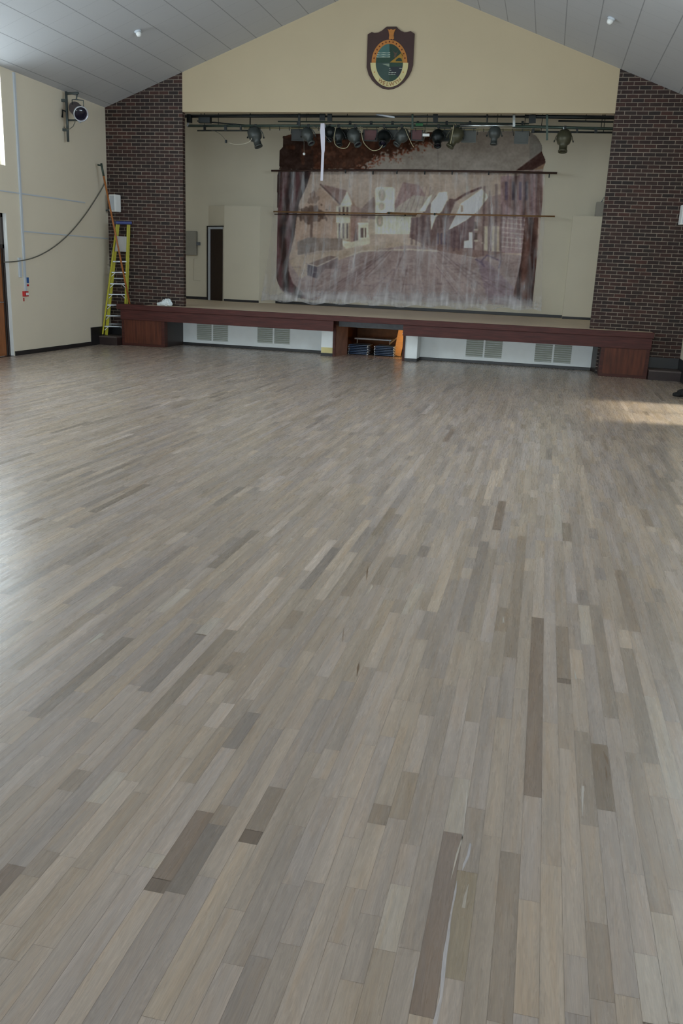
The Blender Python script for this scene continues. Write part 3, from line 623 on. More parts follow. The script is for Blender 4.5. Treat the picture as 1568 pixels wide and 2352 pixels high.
    for y in range(586,620,6): Ln([(1182,y),(1202,y+2)],1.6,(150,142,144),.8)
    # tree and churchyard wall
    g = nz(6,6,3); m = (((uu-716)/34.)**2+((vv-492)/26.)**2 + g*1.3) < .8; img[m] = (92,76,68); m = (((uu-722)/14.)**2+((vv-455)/18.)**2+g*1.3) < .7; img[m] = (110,94,86)
    Ln([(716,505),(714,548)],6,(94,76,68)); P([(682,556),(706,546),(726,546),(726,578),(684,586)], (108,98,94)); P([(726,546),(786,548),(788,574),(726,576)], (112,100,94))
    # road and kerbs
    P([(640,604),(700,584),(800,572),(900,560),(985,568),(1110,580),(1250,590),(1250,715),(630,715)], road)
    P([(682,588),(800,572),(920,556),(935,563),(830,580),(770,600),(690,640),(662,600)], (136,122,112)); Ln([(795,590),(830,577),(940,573),(1020,577),(1092,592)],3,(150,140,132))
    P([(960,562),(1160,580),(1092,592),(1010,577)], (112,94,90))
    for i in range(9): Ln([(905-i*4,570),(870-i*14,620),(800-i*12,668)],1.8,(98,82,80),.35 if i % 2 else .2)
    P([(1092,592),(1120,600),(1180,660),(1190,700),(1120,690)], (116,102,106)); Ln([(1092,596),(1100,600),(1112,612),(1105,600),(1118,586),(1150,600),(1145,615)],3,(92,80,90))
    P([(706,607),(757,587),(776,590),(728,612)], (104,90,86)); P([(706,607),(728,612),(728,640),(706,632)], (76,68,74)); P([(728,612),(776,590),(773,617),(746,618),(728,640)], (104,92,92)); Ln([(706,606),(728,612),(776,590)],2,(152,140,130))
    for i in range(260):
        x = random.uniform(670,1200); y = random.uniform(596,700); Ln([(x,y),(x+random.uniform(6,26),y+random.uniform(-4,4))],1.6,random.choice([(88,76,80),(100,86,86),(140,128,126)]),.35)
    for x, ya, yb, w_ in ((1112,430,585,5),(1124,440,600,3),(1140,425,590,6),(1152,470,600,4),(1166,400,500,5),(1184,400,500,6),(1204,400,520,5),(1222,400,700,6),(1232,400,690,4),(948,505,560,5),(958,500,562,4),(972,498,566,6),(984,500,566,4),(1030,545,575,5),(1044,530,575,6),(1056,525,575,4)):
        Ln([(x,ya),(x-3,yb)],w_,(80,66,68),.5)
    for i in range(26):
        a = random.uniform(-.9,.9); x0_ = 950+a*60; L_ = random.uniform(60,150); y0_ = random.uniform(560,620); Ln([(x0_+a*(y0_-560)*1.3,y0_),(x0_+a*(y0_-560+L_)*1.6,min(y0_+L_,700))],2.4,random.choice([(90,76,78),(146,136,136)]),.35)
    # painted side drapes
    cur = [(636,392),(700,392),(714,395),(705,425),(688,462),(682,490),(676,540),(664,590),(662,620),(672,650),(700,680),(690,690),(650,668),(630,640),(630,560)]
    m = inside(cur); f = np.sin((uu-640)/5.2+(vv-392)*.012+nz(40,120,8)*5); img[m] = (np.array((70,52,50))+f[..., None]*np.array((17,13,16)))[m]
    cur = [(1206,500),(1236,500),(1232,600),(1243,640),(1243,712),(1200,695),(1178,680),(1196,600)]
    m = inside(cur); f = np.sin((uu-1200)/4.0+nz(30,90,9)*4); img[m] = (np.array((78,58,52))+f[..., None]*np.array((14,11,10)))[m]
    m = (uu > 1160) & (vv > 392) & (vv < 500); f = np.sin(uu/4.5+nz(40,90,11)*3); img[m] += (f[..., None]*np.array((12,11,13)))[m]
    # foliage at the top left and the bonnet of a roof at the top right
    g2 = nz(5,5,21)+.6*nz(2.5,2.5,22); edge = np.interp(uu, [600,760,800,840,880,910,960,1000,1020], [400,396,392,378,352,352,330,318,300])
    m = (vv < edge+g2*26) & (uu < 1012) & (vv < 394); img[m] = (52, 30, 21); m2 = m & (nz(7,7,23) > .12); img[m2] = (66,38,27); m3 = m & (uu < 720) & (nz(12,12,24) < .15); img[m3] = (40,25,20)
    m = (vv < edge+g2*26+16) & ~(vv < edge+g2*26) & (uu < 1000) & (uu > 790) & (vv < 394) & (nz(3,3,25) > .0); img[m] = (98,54,40)
    P([(1184,392),(1246,346),(1252,358),(1253,374),(1224,390)], (52,32,28)); P([(1224,391),(1253,374),(1250,388)], (108,82,66))
    Ln([(1005,330),(1006,392)],1.3,(96,84,80),.7); Ln([(1216,302),(1216,372)],1.2,(104,94,88),.7); m = (uu > 1216) & (vv < 365) & (vv > 300) & ~inside([(1184,392),(1246,346),(1252,358),(1253,374),(1224,390)]); img[m] = (108,100,96)
    n = nz(3,3,1)*14+nz(14,9,2)*12+nz(50,30,4)*10; img += n[..., None]*np.array((1,1,1.05))
    low = (vv > 392)[..., None]; img = np.where(low, (img-118)*1.4+120, img)*np.array((.975, 1.01, .995))
    img = np.clip(img, 8, 250); k = img.copy()
    for _ in range(2): k[1:-1, 1:-1] = (k[1:-1, 1:-1]*2+k[:-2, 1:-1]+k[2:, 1:-1]+k[1:-1, :-2]+k[1:-1, 2:])/6
    return k, mask, (u0, v0)
MG = 2.35            # paint reflectance per picture tone
img, mask, (mu0, mv0) = paint_mural()
YMU = YB-.008
ca, cb_ = at(625, 715, 1, YMU), at(1262, 296, 1, YMU)
nxg, nzg = 620, 400
xs = np.linspace(ca.x, cb_.x, nxg); zs = np.linspace(at(900,716,1,YMU).z-.12, at(900,296,1,YMU).z+.1, nzg)
gx, gz = np.meshgrid(xs, zs); pu, pv = pj(gx, np.full_like(gx, YMU), gz)
iu = np.clip((pu-mu0), 0, img.shape[1]-1.01); iv = np.clip((pv-mv0), 0, img.shape[0]-1.01)
x0i = iu.astype(int); y0i = iv.astype(int); fx = (iu-x0i)[..., None]; fy = (iv-y0i)[..., None]
cimg = (img[y0i, x0i]*(1-fx)+img[y0i, x0i+1]*fx)*(1-fy)+(img[y0i+1, x0i]*(1-fx)+img[y0i+1, x0i+1]*fx)*fy
inm = mask[y0i, x0i] & (gz > HS+.02)
lin = np.where(cimg/255 <= .04045, cimg/255/12.92, ((cimg/255+.055)/1.055)**2.4)*MG
vid = -np.ones(gx.shape, int); cell = inm[:-1, :-1] & inm[1:, :-1] & inm[:-1, 1:] & inm[1:, 1:]
need = np.zeros(gx.shape, bool); need[:-1, :-1] |= cell; need[1:, :-1] |= cell; need[:-1, 1:] |= cell; need[1:, 1:] |= cell
vid[need] = np.arange(need.sum()); V = np.stack([gx[need], np.full(need.sum(), YMU), gz[need]], 1)
F = np.stack([vid[:-1, :-1][cell], vid[:-1, 1:][cell], vid[1:, 1:][cell], vid[1:, :-1][cell]], 1)
me = bpy.data.meshes.new('mural'); me.from_pydata(V.tolist(), [], F.tolist()); me.materials.append(MURAL)
ca_ = me.color_attributes.new('paint', 'FLOAT_COLOR', 'POINT'); ca_.data.foreach_set('color', np.concatenate([np.clip(lin[need], .004, .92), np.ones((need.sum(), 1))], 1).astype(np.float32).ravel())
mo = bpy.data.objects.new('mural', me); COL.objects.link(mo)
tag(mo, 'brown painted village street mural with foliage on the stage rear wall', 'mural')

# ---------------------------------------------------------------- plastic sheet, its rail and poles
YS = YB-.40
def sheet_px(s, t):        # s across, t down
    ul = np.interp(t, [0,.3,.6,.8,1], [628,626,617,607,600]); ur = np.interp(t, [0,.35,.7,1], [1251,1250,1246,1243])
    u = ul+(ur-ul)*s; vt = 391+ (398-391)*s; vb = 692+(713-692)*s; return u, vt+(vb-vt)*t
bm = B(); NS, NT = 170, 60; g = []
wob = rng.random(60)
for j in range(NT+1):
    row = []
    for i in range(NS+1):
        s, t = i/NS, j/NT; u, v = sheet_px(s, t); p = at(u, v, 1, YS)
        fan = .030*math.sin(s*95+6*t*math.sin(s*9))+.02*math.sin(s*47+t*5+wob[int(s*20)]*.3)+.012*math.sin(s*210+t*11)
        dy = fan*(.25+.9*t)*(1 if s < 1 else 1); 
        row.append(bm.verts.new((p.x, YS+dy+.04*math.sin(math.pi*t), max(p.z+(.03*math.sin(s*60)+.02*math.sin(s*23) if j == NT else 0), HS+.006))))
    g.append(row)
uvl = bm.loops.layers.uv.new('UVMap')
for j in range(NT):
    for i in range(NS):
        f = bm.faces.new((g[j][i], g[j+1][i], g[j+1][i+1], g[j][i+1])); f.smooth = True
        for lp, (a, b) in zip(f.loops, ((i,j),(i,j+1),(i+1,j+1),(i+1,j))): lp[uvl].uv = (a/NS, b/NT)
so_ = obj('plastic_sheet', bm, SHEET, uv=False)
tag(so_, 'creased translucent plastic dust sheet hung over the lower mural', 'sheet')
YP = YS-.06
rail = thing('batten_rail', 'dark round batten across the mural carrying the plastic sheet', 'rail', at(950, 392, 1, YP))
bm = B(); tube(bm, [at(u, v, 1, YP) for u, v in ((623,392),(800,391),(960,391.5),(1120,394),(1279,397.5))], .026, 12); obj('pole', bm, DKPOLE, rail)
for u, v in ((793,393),(856,396),(911,395),(975,396),(1038,396),(1122,397),(1261,403)):
    bm = B(); p = at(u, v, 1, YP-.03); box(bm, (p.x-.014, p.y-.012, p.z-.05), (p.x+.014, p.y+.055, p.z+.035)); obj('clip', bm, BLACK, rail)
for nm, pts, r, m_, lb in (('bamboo_pole', ((628,486),(780,489),(957,492.5)), .020, BAMBOO, 'tan bamboo pole holding the sheet, upper of the two on the left'), ('dark_rod', ((630,492),(790,493.5),(955,496)), .012, DKPOLE, 'thin dark rod just under the left bamboo pole on the sheet'), ('bamboo_pole', ((888,489),(1060,493),(1274,497)), .019, BAMBOO, 'tan bamboo pole across the right half of the plastic sheet')):
    bm = B(); yy = YP-.05 if pts[0][0] < 700 else YP-.10
    tube(bm, [at(u, v, 1, yy) for u, v in pts], r, 10); tag(obj(nm, bm, m_), lb, 'pole', 'poles across the plastic sheet')
rod = bpy.data.objects['dark_rod']
for u in (660, 790, 930):
    bm = B(); tube(bm, [at(u, 489.5+(u-628)*.012, 1, YP-.05), at(u, 492.2+(u-630)*.0123, 1, YP-.05)], .026, 8); obj('tie', bm, BLACK, rod)
for u, v in ((893,489.5),(998,491.8)):
    p = at(u, v, 1, YP-.1); bm = B(); lathe(bm, [(.03,-.02),(.034,0),(.03,.02)], 12, Matrix.Translation(p) @ Matrix.Rotation(R90, 4, 'Y')); tube(bm, [p, p+Vector((.06,0,.03))], .008, 6)
    tag(obj('pole_clamp', bm, GREEN), 'small metal clamp on the bamboo pole %s' % ('where the two poles overlap' if u < 900 else 'right of the overlap'), 'clamp', 'clamps on the bamboo poles')

# ---------------------------------------------------------------- lighting rig
YR = 1.0
def bar(name, pts, r, m, label, y=YR, cat='bar', group='lighting bars above the stage', extra=None):
    P_ = [at(u, v, 1, y) for u, v in pts]; t = thing(name, label, cat, (P_[0]+P_[-1])/2, group)
    P_[0].x -= .02; P_[-1].x += .02
    bm = B(); tube(bm, P_, r, 12); obj('tube', bm, m, t)
    for f in ((.12, .88) if (P_[-1]-P_[0]).length > 1.2 else (.5,)):
        q = P_[0].lerp(P_[-1], f); bm = B(); tube(bm, [q, (q.x, q.y, 6.099)], .007, 6); obj('hanger', bm, BLACK, t)
    for (u, v0, v1, wd, mm) in (extra or []):
        bm = B(); a_ = at(u, v0, 1, y-.03); b_ = at(u, v1, 1, y-.03); beam(bm, a_, b_, wd, .03, up=(0,1,0)); obj('bracket', bm, mm, t)
    return t
bar('curtain_rail', ((426,267),(745,266)), .034, BLACK, 'thick black upper rail at the left under the gable', .55, 'rail', extra=((687,261,290,.05,BLACK),(740,261,277,.12,BLACK)))
bar('curtain_rail', ((746,267.5),(1206,268)), .020, BLACK, 'thin dark upper rail in the middle under the gable', .55, 'rail', extra=((757,261,281,.10,BLACK),(947,261,296,.04,GREEN),(1000,261,282,.10,BLACK),(1118,262,283,.02,BLACK),(1180,262,291,.05,STEEL)))
bar('curtain_rail', ((1207,267.5),(1409,270)), .036, BLACK, 'thick black upper rail at the right under the gable', .55, 'rail', extra=((1222,263,283,.14,BLACK),(1256,262,322,.045,GREEN)))
bar('lighting_bar', ((432,289),(700,289),(1058,289)), .028, GREEN, 'long dark green lighting bar carrying the lanterns')
bar('lighting_bar', ((1058,288.5),(1179,288.5)), .032, STEEL, 'bright polished section of the lighting bar', YR-.01)
bar('lighting_bar', ((1179,290),(1406,296)), .030, GREEN, 'dark green lighting bar at the right carrying one lantern', extra=((1294,292,300,.02,STEEL),))
bar('lighting_bar', ((640,279),(905,281),(1212,284)), .016, GREEN, 'slim dark middle pipe between the upper rail and the lantern bar', YR+.3)
bar('lighting_bar', ((1284,278),(1406,280)), .018, BLACK, 'short dark pipe by the right brick wall', YR)
bar('lighting_bar', ((455,300),(588,300)), .016, BLACK, 'short low dark pipe at the left end of the rig', YR, extra=((470,288,300,.05,BLACK),(518,288,300,.06,BLACK),(553,288,300,.04,BLACK)))
bar('lighting_bar', ((455,278),(590,290)), .014, BLACK, 'slanting thin pipe at the left end of the rig', YR)
bar('lighting_bar', ((1222,303),(1406,304.5)), .020, BLACK, 'low black pipe at the right end of the rig', YR, extra=((1224,296,306,.05,BLACK),(1325,294,305,.04,BLACK),(1368,295,305,.06,BLACK)))
tr = thing('wiring_track', 'pale internally wired track with sockets below the lighting bar', 'track', at(950, 298, 1, YR+.05))
bm = B(); tube(bm, [at(u, v, 1, YR+.05) for u, v in ((560,294),(900,296),(1240,299))], .014, 8); obj('tube', bm, mat('tan_track', (126, 116, 86), .5), tr)
for i in range(30):
    u = 575+i*22.3; p = at(u, 291.5+(u-560)*.007, 1, YR+.04); q_ = at(u, 299+(u-560)*.007, 1, YR+.04); bm = B(); beam(bm, p, q_, .014, .014, up=(0,1,0)); obj('hanger', bm, BLACK, tr)
for u0_, v0_, u1_, v1_, lb in ((428,262,437,281,'small black winch box against the left brick edge'), (455,268,482,282,'black junction block on the left end of the rig')):
    bm = B(); box(bm, *pbox(u0_, v0_, u1_, v1_, .5, .62)); tag(obj('junction_box', bm, BLACK, bevel=.01), lb, 'box', 'black boxes on the rig')
bm = B(); beam(bm, at(429.5,290,1,.56), at(434,278,1,.56), .03, .03); tag(obj('clamp_handle', bm, ALU), 'small bright metal handle beside the left brick edge of the rig', 'handle')
bm = B(); box(bm, *pbox(954, 283, 971, 289, YR-.06, YR-.035)); tag(obj('green_label', bm, mat('green_tape', (30, 96, 50), .5)), 'bright green tape patch wrapped on the lighting bar', 'tape')
bm = B(); beam(bm, at(864,263,1,.53), at(906,270,1,.53), .05, .03); tag(obj('fluorescent_tube', bm, ALU), 'pale slanting tube near the middle of the upper rail', 'tube')

def rotto(d):
    return Vector(d).normalized().to_track_quat('Z', 'X').to_matrix().to_4x4()
def barv(u): return 289 if u < 1179 else 290+(u-1179)/227*6
def lantern_profile(u, v, size, d, m, label, vbar=290, lens=None, y=YR):
    """round spotlight: body centre at photo (u,v), beam direction d, size = body length"""
    c = at(u, v, 1, y); hook = Vector((c.x, y, at(u, barv(u), 1, y).z))
    t = thing('stage_spotlight', label, 'stage light', hook, 'stage lanterns hanging from the lighting bar')
    s = size; Mx = Matrix.Translation(c) @ rotto(d)
    bm = B(); lathe(bm, [(.0,-.5*s),(.22*s,-.5*s),(.33*s,-.38*s),(.36*s,-.1*s),(.30*s,.08*s),(.19*s,.16*s),(.19*s,.42*s),(.215*s,.43*s),(.215*s,.5*s),(.17*s,.5*s),(.165*s,.40*s),(0,.40*s)], 20, Mx); h = obj('housing', bm, m, t)
    bm = B(); lathe(bm, [(0,.405*s),(.16*s,.405*s),(.12*s,.44*s),(0,.46*s)], 18, Mx); obj('lens', bm, lens or LENS, h)
    bm = B(); r = .42*s; pts = [Vector((c.x+r*math.cos(a)*1.0, c.y, c.z+r*math.sin(a)*1.05)) for a in np.linspace(0, math.pi, 13)]; tube(bm, pts, .010, 8); obj('yoke', bm, m, t)
    bm = B(); tube(bm, [pts[6], hook], .010, 8); box(bm, hook+Vector((-.025,-.03,-.045)), hook+Vector((.025,.03,.03))); obj('clamp', bm, BLACK, t)
    bm = B(); lathe(bm, [(0,-.62*s),(.04*s,-.6*s),(.05*s,-.5*s)], 10, Mx); obj('rear_knob', bm, BLACK, t)
    for q in (-1, 1):
        bm = B(); tube(bm, [c+Vector((q*r,0,0)), c+Vector((q*(r+.02),0,0))], .02, 8); obj('tilt_knob', bm, BLACK, t)
    return t
def lantern_flood(u, v, wd, ht, rotz, m, label, gel=None, vbar=281.5, y=YR+.3, tilt=0.25, front=None):
    c = at(u, v, 1, y); hook = Vector((c.x, y, at(u, vbar, 1, y).z)); t = thing('stage_floodlight', label, 'stage light', hook, 'stage lanterns hanging from the lighting bar')
    Mx = Matrix.Translation(c) @ Matrix.Rotation(rotz, 4, 'Z') @ Matrix.Rotation(tilt, 4, 'X')
    bm = B(); a = [(-wd/2,-.07,-ht/2),(wd/2,-.07,-ht/2),(wd/2,-.07,ht/2),(-wd/2,-.07,ht/2)]; b = [(-wd*.34,.12,-ht*.3),(wd*.34,.12,-ht*.3),(wd*.34,.12,ht*.4),(-wd*.34,.12,ht*.4)]
    va = [bm.verts.new(p) for p in a]; vb = [bm.verts.new(p) for p in b]; bm.faces.new(va); bm.faces.new(vb[::-1])
    for i in range(4): bm.faces.new((va[i], vb[i], vb[(i+1) % 4], va[(i+1) % 4]))
    bmesh.ops.transform(bm, matrix=Mx, verts=bm.verts); h = obj('housing', bm, m, t, .006)
    bm = B(); e = .018; W2, H2_ = wd/2, ht/2
    for p, q in (((-W2-.01,-.10,-H2_-.01),(W2+.01,-.07,-H2_+e)),((-W2-.01,-.10,H2_-e),(W2+.01,-.07,H2_+.01)),((-W2-.01,-.10,-H2_+e),(-W2+e,-.07,H2_-e)),((W2-e,-.10,-H2_+e),(W2+.01,-.07,H2_-e))): box(bm, p, q)
    bmesh.ops.transform(bm, matrix=Mx, verts=bm.verts); obj('colour_frame', bm, m, h)
    bm = B(); box(bm, (-W2+e,-.088,-H2_+e), (W2-e,-.080,H2_-e)); bmesh.ops.transform(bm, matrix=Mx, verts=bm.verts); obj('gel' if gel else 'front_plate', bm, gel or front or m, h)
    bm = B(); tube(bm, [c+Vector((-W2-.03,0,0)), c+Vector((-W2-.03,0,H2_+.03)), c+Vector((W2+.03,0,H2_+.03)), c+Vector((W2+.03,0,0))], .009, 8); obj('yoke', bm, m, t)
    bm = B(); tube(bm, [c+Vector((0,0,H2_+.03)), hook], .010, 8); box(bm, hook+Vector((-.025,-.03,-.045)), hook+Vector((.025,.03,.03))); obj('clamp', bm, BLACK, t)
lantern_profile(587, 316, .44, (.38,-.1,-.9), LGREY, 'grey spotlight hanging alone at the far left of the rig')
lantern_flood(684, 307, .26, .27, .2, LDARK, 'dark box floodlight in front of the mural foliage, leftmost floodlight')
lantern_profile(708, 314, .38, (.5,-.3,-.8), LGREY, 'grey spotlight next to the leftmost floodlight')
lantern_profile(757, 308, .34, (.1,-.5,-.8), LDARK, 'dark spotlight partly behind the hanging white strip')
lantern_profile(777, 316, .36, (.2,-.3,-.9), LDARK, 'dark upright spotlight just right of the hanging white strip')
lantern_flood(803, 306, .27, .22, -.1, LDARK, 'dark floodlight above the loose cable loop')
lantern_profile(815, 317, .40, (.5,-.4,-.8), LGREY, 'grey spotlight pointing down beside the cable loop')
lantern_flood(851, 309, .30, .24, .15, LDARK, 'dark floodlight with red gel, left of the round black lantern', gel=RED)
lantern_profile(881, 319, .42, (.05,-.75,-.6), BLACK, 'round black lantern with open front near the middle of the rig')
lantern_flood(900, 305, .27, .24, 0, LGREY, 'grey floodlight directly right of the round black lantern')
lantern_profile(921, 317, .38, (-.5,-.4,-.8), LGREY, 'grey spotlight left of the red gel floodlight by the small white tag')
lantern_flood(958, 308, .25, .24, .1, LDARK, 'dark floodlight with red gel beside the small white tag', gel=RED)
lantern_profile(1005, 319, .38, (.1,-.5,-.8), BLACK, 'black lantern above the vertical seam in the mural')
lantern_flood(1024, 308, .24, .26, -.2, LGREY, 'grey floodlight tucked behind the black and olive lanterns')
lantern_profile(1044, 318, .42, (-.45,-.2,-.85), LOLIVE, 'olive spotlight with pale strap, pointing down left')
lantern_flood(1077, 310, .30, .27, 0, LGREY, 'plain square grey floodlight under the bright bar')
lantern_profile(1135, 312, .36, (.0,-.1,-1), LGREY, 'heart-shaped grey lantern between two square floodlights')
lantern_flood(1197, 312, .28, .28, .1, LGREY, 'square grey floodlight, last before the green hanging bracket')
lantern_profile(1294, 325, .44, (.0,-.25,-.95), LOLIVE, 'olive spotlight on a round yoke at the far right of the rig', vbar=300)
# loose cables, tag, strip
def cable(pts, r, m, label, y=YR-.12, name='cable', ax=1, group=None, n=6):
    P_ = [Vector(p) if len(p) == 3 else at(p[0], p[1], ax, YR if (i_ == 0 and ax == 1) else y) for i_, p in enumerate(pts)]; Q = []
    for i in range(len(P_)-1):
        a, b, c_, d = P_[max(i-1,0)], P_[i], P_[i+1], P_[min(i+2, len(P_)-1)]
        for k in range(5):
            s = k/5; Q.append(.5*((2*b)+(c_-a)*s+(2*a-5*b+4*c_-d)*s*s+(3*b-a-3*c_+d)*s**3))
    Q.append(P_[-1]); bm = B(); tube(bm, Q, r, n); return tag(obj(name, bm, m), label, 'cable', group)
GC = 'loose cables hanging from the rig'
cable([(773,289),(772,290),(767,315),(770,332),(782,340),(796,339),(804,326)], .008, CABLEP, 'pale cable looping below the left part of the rig', group=GC)
cable([(827,289),(829,300),(834,325),(846,340),(858,346),(872,342),(880,330)], .008, CABLEP, 'pale cable looping down beside the round black lantern', group=GC)
cable([(928,289),(934,305),(944,328),(950,338)], .008, CABLEP, 'short pale cable end hanging left of the white tag', group=GC)
cable([(715,289),(728,294),(745,310),(760,326)], .006, CABLE, 'thin cable slanting behind the white strip', group=GC)
cable([(485,300),(495,302),(508,310),(518,322)], .006, CABLE, 'thin cable slanting to the plug at the left of the rig', group=GC)
cable([(523,327),(545,332),(572,326),(580,310)], .005, CREAM, 'faint pale cable between the hanging plug and the left spotlight', group=GC)
cable([(1048,289),(1043,285),(1038,310),(1034,330)], .010, CABLEP, 'pale strap hanging over the olive spotlight', group=GC)
cable([(979,289),(976,298),(973,325)], .006, CABLE, 'thin cable holding the small white tag', group=GC)
cable([(698,289),(698,350)], .004, CABLE, 'hair-thin cord holding the small white ball', group=GC)
bm = B(); box(bm, *pbox(970, 307, 986, 313, YR-.16, YR-.13)); tag(obj('white_tag', bm, WHITE), 'small white tag hanging below the lighting bar', 'tag')
bm = B(); lathe(bm, [(0,-.03),(.022,-.022),(.03,0),(.022,.022),(0,.03)], 14, Matrix.Translation(at(698, 353.5, 1, YR-.12))); tag(obj('pull_cord_ball', bm, WHITE), 'small white ball on a cord in front of the mural foliage', 'ball')
bm = B(); box(bm, *pbox(516, 321, 520, 328, YR-.14, YR-.1)); tag(obj('cable_plug', bm, BLACK), 'small dark plug dangling left of the first spotlight', 'plug')
ol = [(736,283),(745,283),(746,310),(745.5,345),(744,352),(743,380),(741,415),(735.5,415),(737,380),(738,350),(736,320),(735,300)]
bm = B(); prism(bm, [at(u, v, 1, YR-.18) for u, v in ol], (0,.012,0)); box(bm, at(737,290,1,YR-.17), at(744,284,1,YR-.17)+Vector((0,.2,0))); tag(obj('hanging_strip', bm, TAPE), 'long white fabric strip hanging from the rig over the mural', 'strip')

# ---------------------------------------------------------------- crest on the gable
YG = -.04
def z7(x, y): return (800+x/7.84, 40+y/7.84)
def flat(name, pts, y, th, m, parent, conv=z7): 
    bm = B(); prism(bm, [at(*conv(x, yy), 1, y) for x, yy in pts], (0,th,0)); return obj(name, bm, m, parent)
crest = thing('crest', 'shield-shaped wooden crest with green oval arms on the gable', 'crest', at(895, 204, 1, 0))
sh = [(345,305),(420,262),(470,278),(540,270),(600,240),(645,200),(690,165),(865,165),(900,205),(950,245),(1010,268),(1060,262),(1118,245),(1188,290),(1160,850),(1130,960),(1080,1060),(1000,1160),(900,1240),(800,1285),(710,1297),(600,1275),(500,1210),(420,1130),(360,1030),(325,900)]
flat('backboard', sh, YG, .039, mat('dark_maroon_board', (56, 30, 26), .5, var=.15), crest)
GOLD = mat('old_gold', (176, 112, 44), .5, var=.1, scale=30); CRM = mat('cream_scroll', (196, 184, 134), .6)
def ell(cx, cy, rx, ry, a0, a1, n=40): return [(cx+rx*math.cos(a), cy-ry*math.sin(a)) for a in np.linspace(a0, a1, n)]
cx, cy = 738, 815
ringo = ell(cx, cy, 322, 415, 0, math.pi); ringi = ell(cx, cy, 246, 340, math.pi, 0)
flat('gold_band', ringo+ringi, YG-.008, .0075, GOLD, crest)
lo_ = ell(cx-3, cy, 340, 438, math.pi, 2*math.pi); li = ell(cx-3, cy, 246, 340, 2*math.pi, math.pi)
flat('cream_band', lo_+li, YG-.012, .0115, CRM, crest)
QN = [('arms_quarter', (58, 96, 92), math.pi/2, math.pi), ('arms_quarter', (20, 50, 34), 0, math.pi/2), ('arms_quarter', (44, 66, 60), math.pi, 1.5*math.pi), ('arms_quarter', (26, 32, 40), 1.5*math.pi, 2*math.pi)]
for nm, c, a0, a1 in QN: flat(nm, [(cx+6, cy)]+ell(cx-3, cy, 248, 342, a0, a1, 20), YG-.005, .0048, mat('arms_paint_%d' % c[0], c, .5), crest)
WV = mat('arms_white', (190, 196, 180), .5); AG = mat('arms_dark_green', (24, 56, 40), .5)
flat('green_field', [(505,720),(745,720),(745,815),(495,815)], YG-.0065, .001, AG, crest); flat('green_field', [(735,815),(980,815),(975,880),(735,890)], YG-.0065, .001, AG, crest); flat('green_field', [(735,1035),(850,1035),(900,1090),(840,1130),(735,1150)], YG-.0065, .001, AG, crest)
for x0_, y0_, x1_, w_ in ((530,636,750,9),(515,672,750,12),(505,710,748,14),(725,988,855,14),(722,1022,842,12),(730,915,755,10),(735,950,770,12),(915,913,965,12)):
    flat('white_bar', [(x0_,y0_-w_/2),(x0_+(x1_-x0_)*.25,y0_+w_*.1),((x0_+x1_)/2,y0_-w_/2),(x0_+(x1_-x0_)*.75,y0_+w_*.1),(x1_,y0_-w_/2),(x1_,y0_+w_/2),((x0_+x1_)/2,y0_+w_/2),(x0_,y0_+w_/2)], YG-.008, .002, WV, crest)
AG2 = mat('arms_gold', (150, 112, 22), .5)
flat('gold_triangle', [(745,810),(965,630),(985,700),(980,808),(960,770),(955,740),(910,725),(870,745),(850,775),(850,790),(978,792),(978,812)], YG-.008, .002, AG2, crest)
flat('tree', [(815,720),(830,660),(790,590),(835,635),(860,640),(900,590),(865,660),(850,720)], YG-.008, .002, mat('arms_brown', (84, 62, 48), .5), crest)
flat('pale_wedge', [(610,838),(735,832),(735,888)], YG-.008, .002, mat('arms_grey_green', (124, 136, 118), .5), crest)
flat('wheatsheaf', [(725,380),(735,320),(720,240),(700,205),(740,225),(765,205),(800,225),(850,205),(825,260),(812,320),(820,380),(800,400),(770,385),(745,400)], YG-.012, .0115, GOLD, crest)
for a_ in (.0,) : pass
for k, a in enumerate(np.linspace(.22, math.pi-.22, 13)):
    px, py = cx+284*math.cos(a), cy-378*math.sin(a); bm = B(); p = at(*z7(px, py), 1, YG-.009); lathe(bm, [(0,-.004),(.016,0),(0,.004)], 6, Matrix.Translation(p) @ Matrix.Rotation(R90, 4, 'X')); obj('band_mark', bm, mat('band_mark_red', (120, 56, 30), .5) if k == 0 else bpy.data.materials['band_mark_red'], crest)
for px, py in ((468,985),(985,985)):
    bm = B(); p = at(*z7(px, py), 1, YG-.014)
    prism(bm, [(p.x+(.020 if i % 2 == 0 else .009)*math.cos(math.pi*i/5+.3), p.y, p.z+(.020 if i % 2 == 0 else .009)*math.sin(math.pi*i/5+.3)) for i in range(10)], (0,.002,0)); obj('star', bm, GOLD, crest)
LET = mat('brown_lettering', (140, 92, 44), .5)
lm = B()
for ch, a in zip('WELWYN', (-2.13, -1.90, -1.68, -1.42, -1.15, -.93)):
    cu = bpy.data.curves.new('t', 'FONT'); cu.body = ch; cu.size = .105; cu.extrude = .001; cu.align_x = 'CENTER'; cu.align_y = 'CENTER'; cu.offset = .0015
    to = bpy.data.objects.new('t', cu); COL.objects.link(to); bpy.context.view_layer.update(); tm = bpy.data.meshes.new_from_object(to.evaluated_get(bpy.context.evaluated_depsgraph_get()))
    px, py = cx-3+293*math.cos(a), cy-392*math.sin(a); p = at(*z7(px, py), 1, YG-.014)
    tang = Vector((-math.sin(a)*293, 0, math.cos(a)*392)).normalized(); rot = math.atan2(tang.z, tang.x)
    tm.transform(Matrix.Translation(p) @ Matrix.Rotation(-rot, 4, 'Y') @ Matrix.Rotation(R90, 4, 'X')); lm.from_mesh(tm); bpy.data.objects.remove(to); bpy.data.curves.remove(cu); bpy.data.meshes.remove(tm)
obj('lettering', lm, LET, crest, recalc=False)

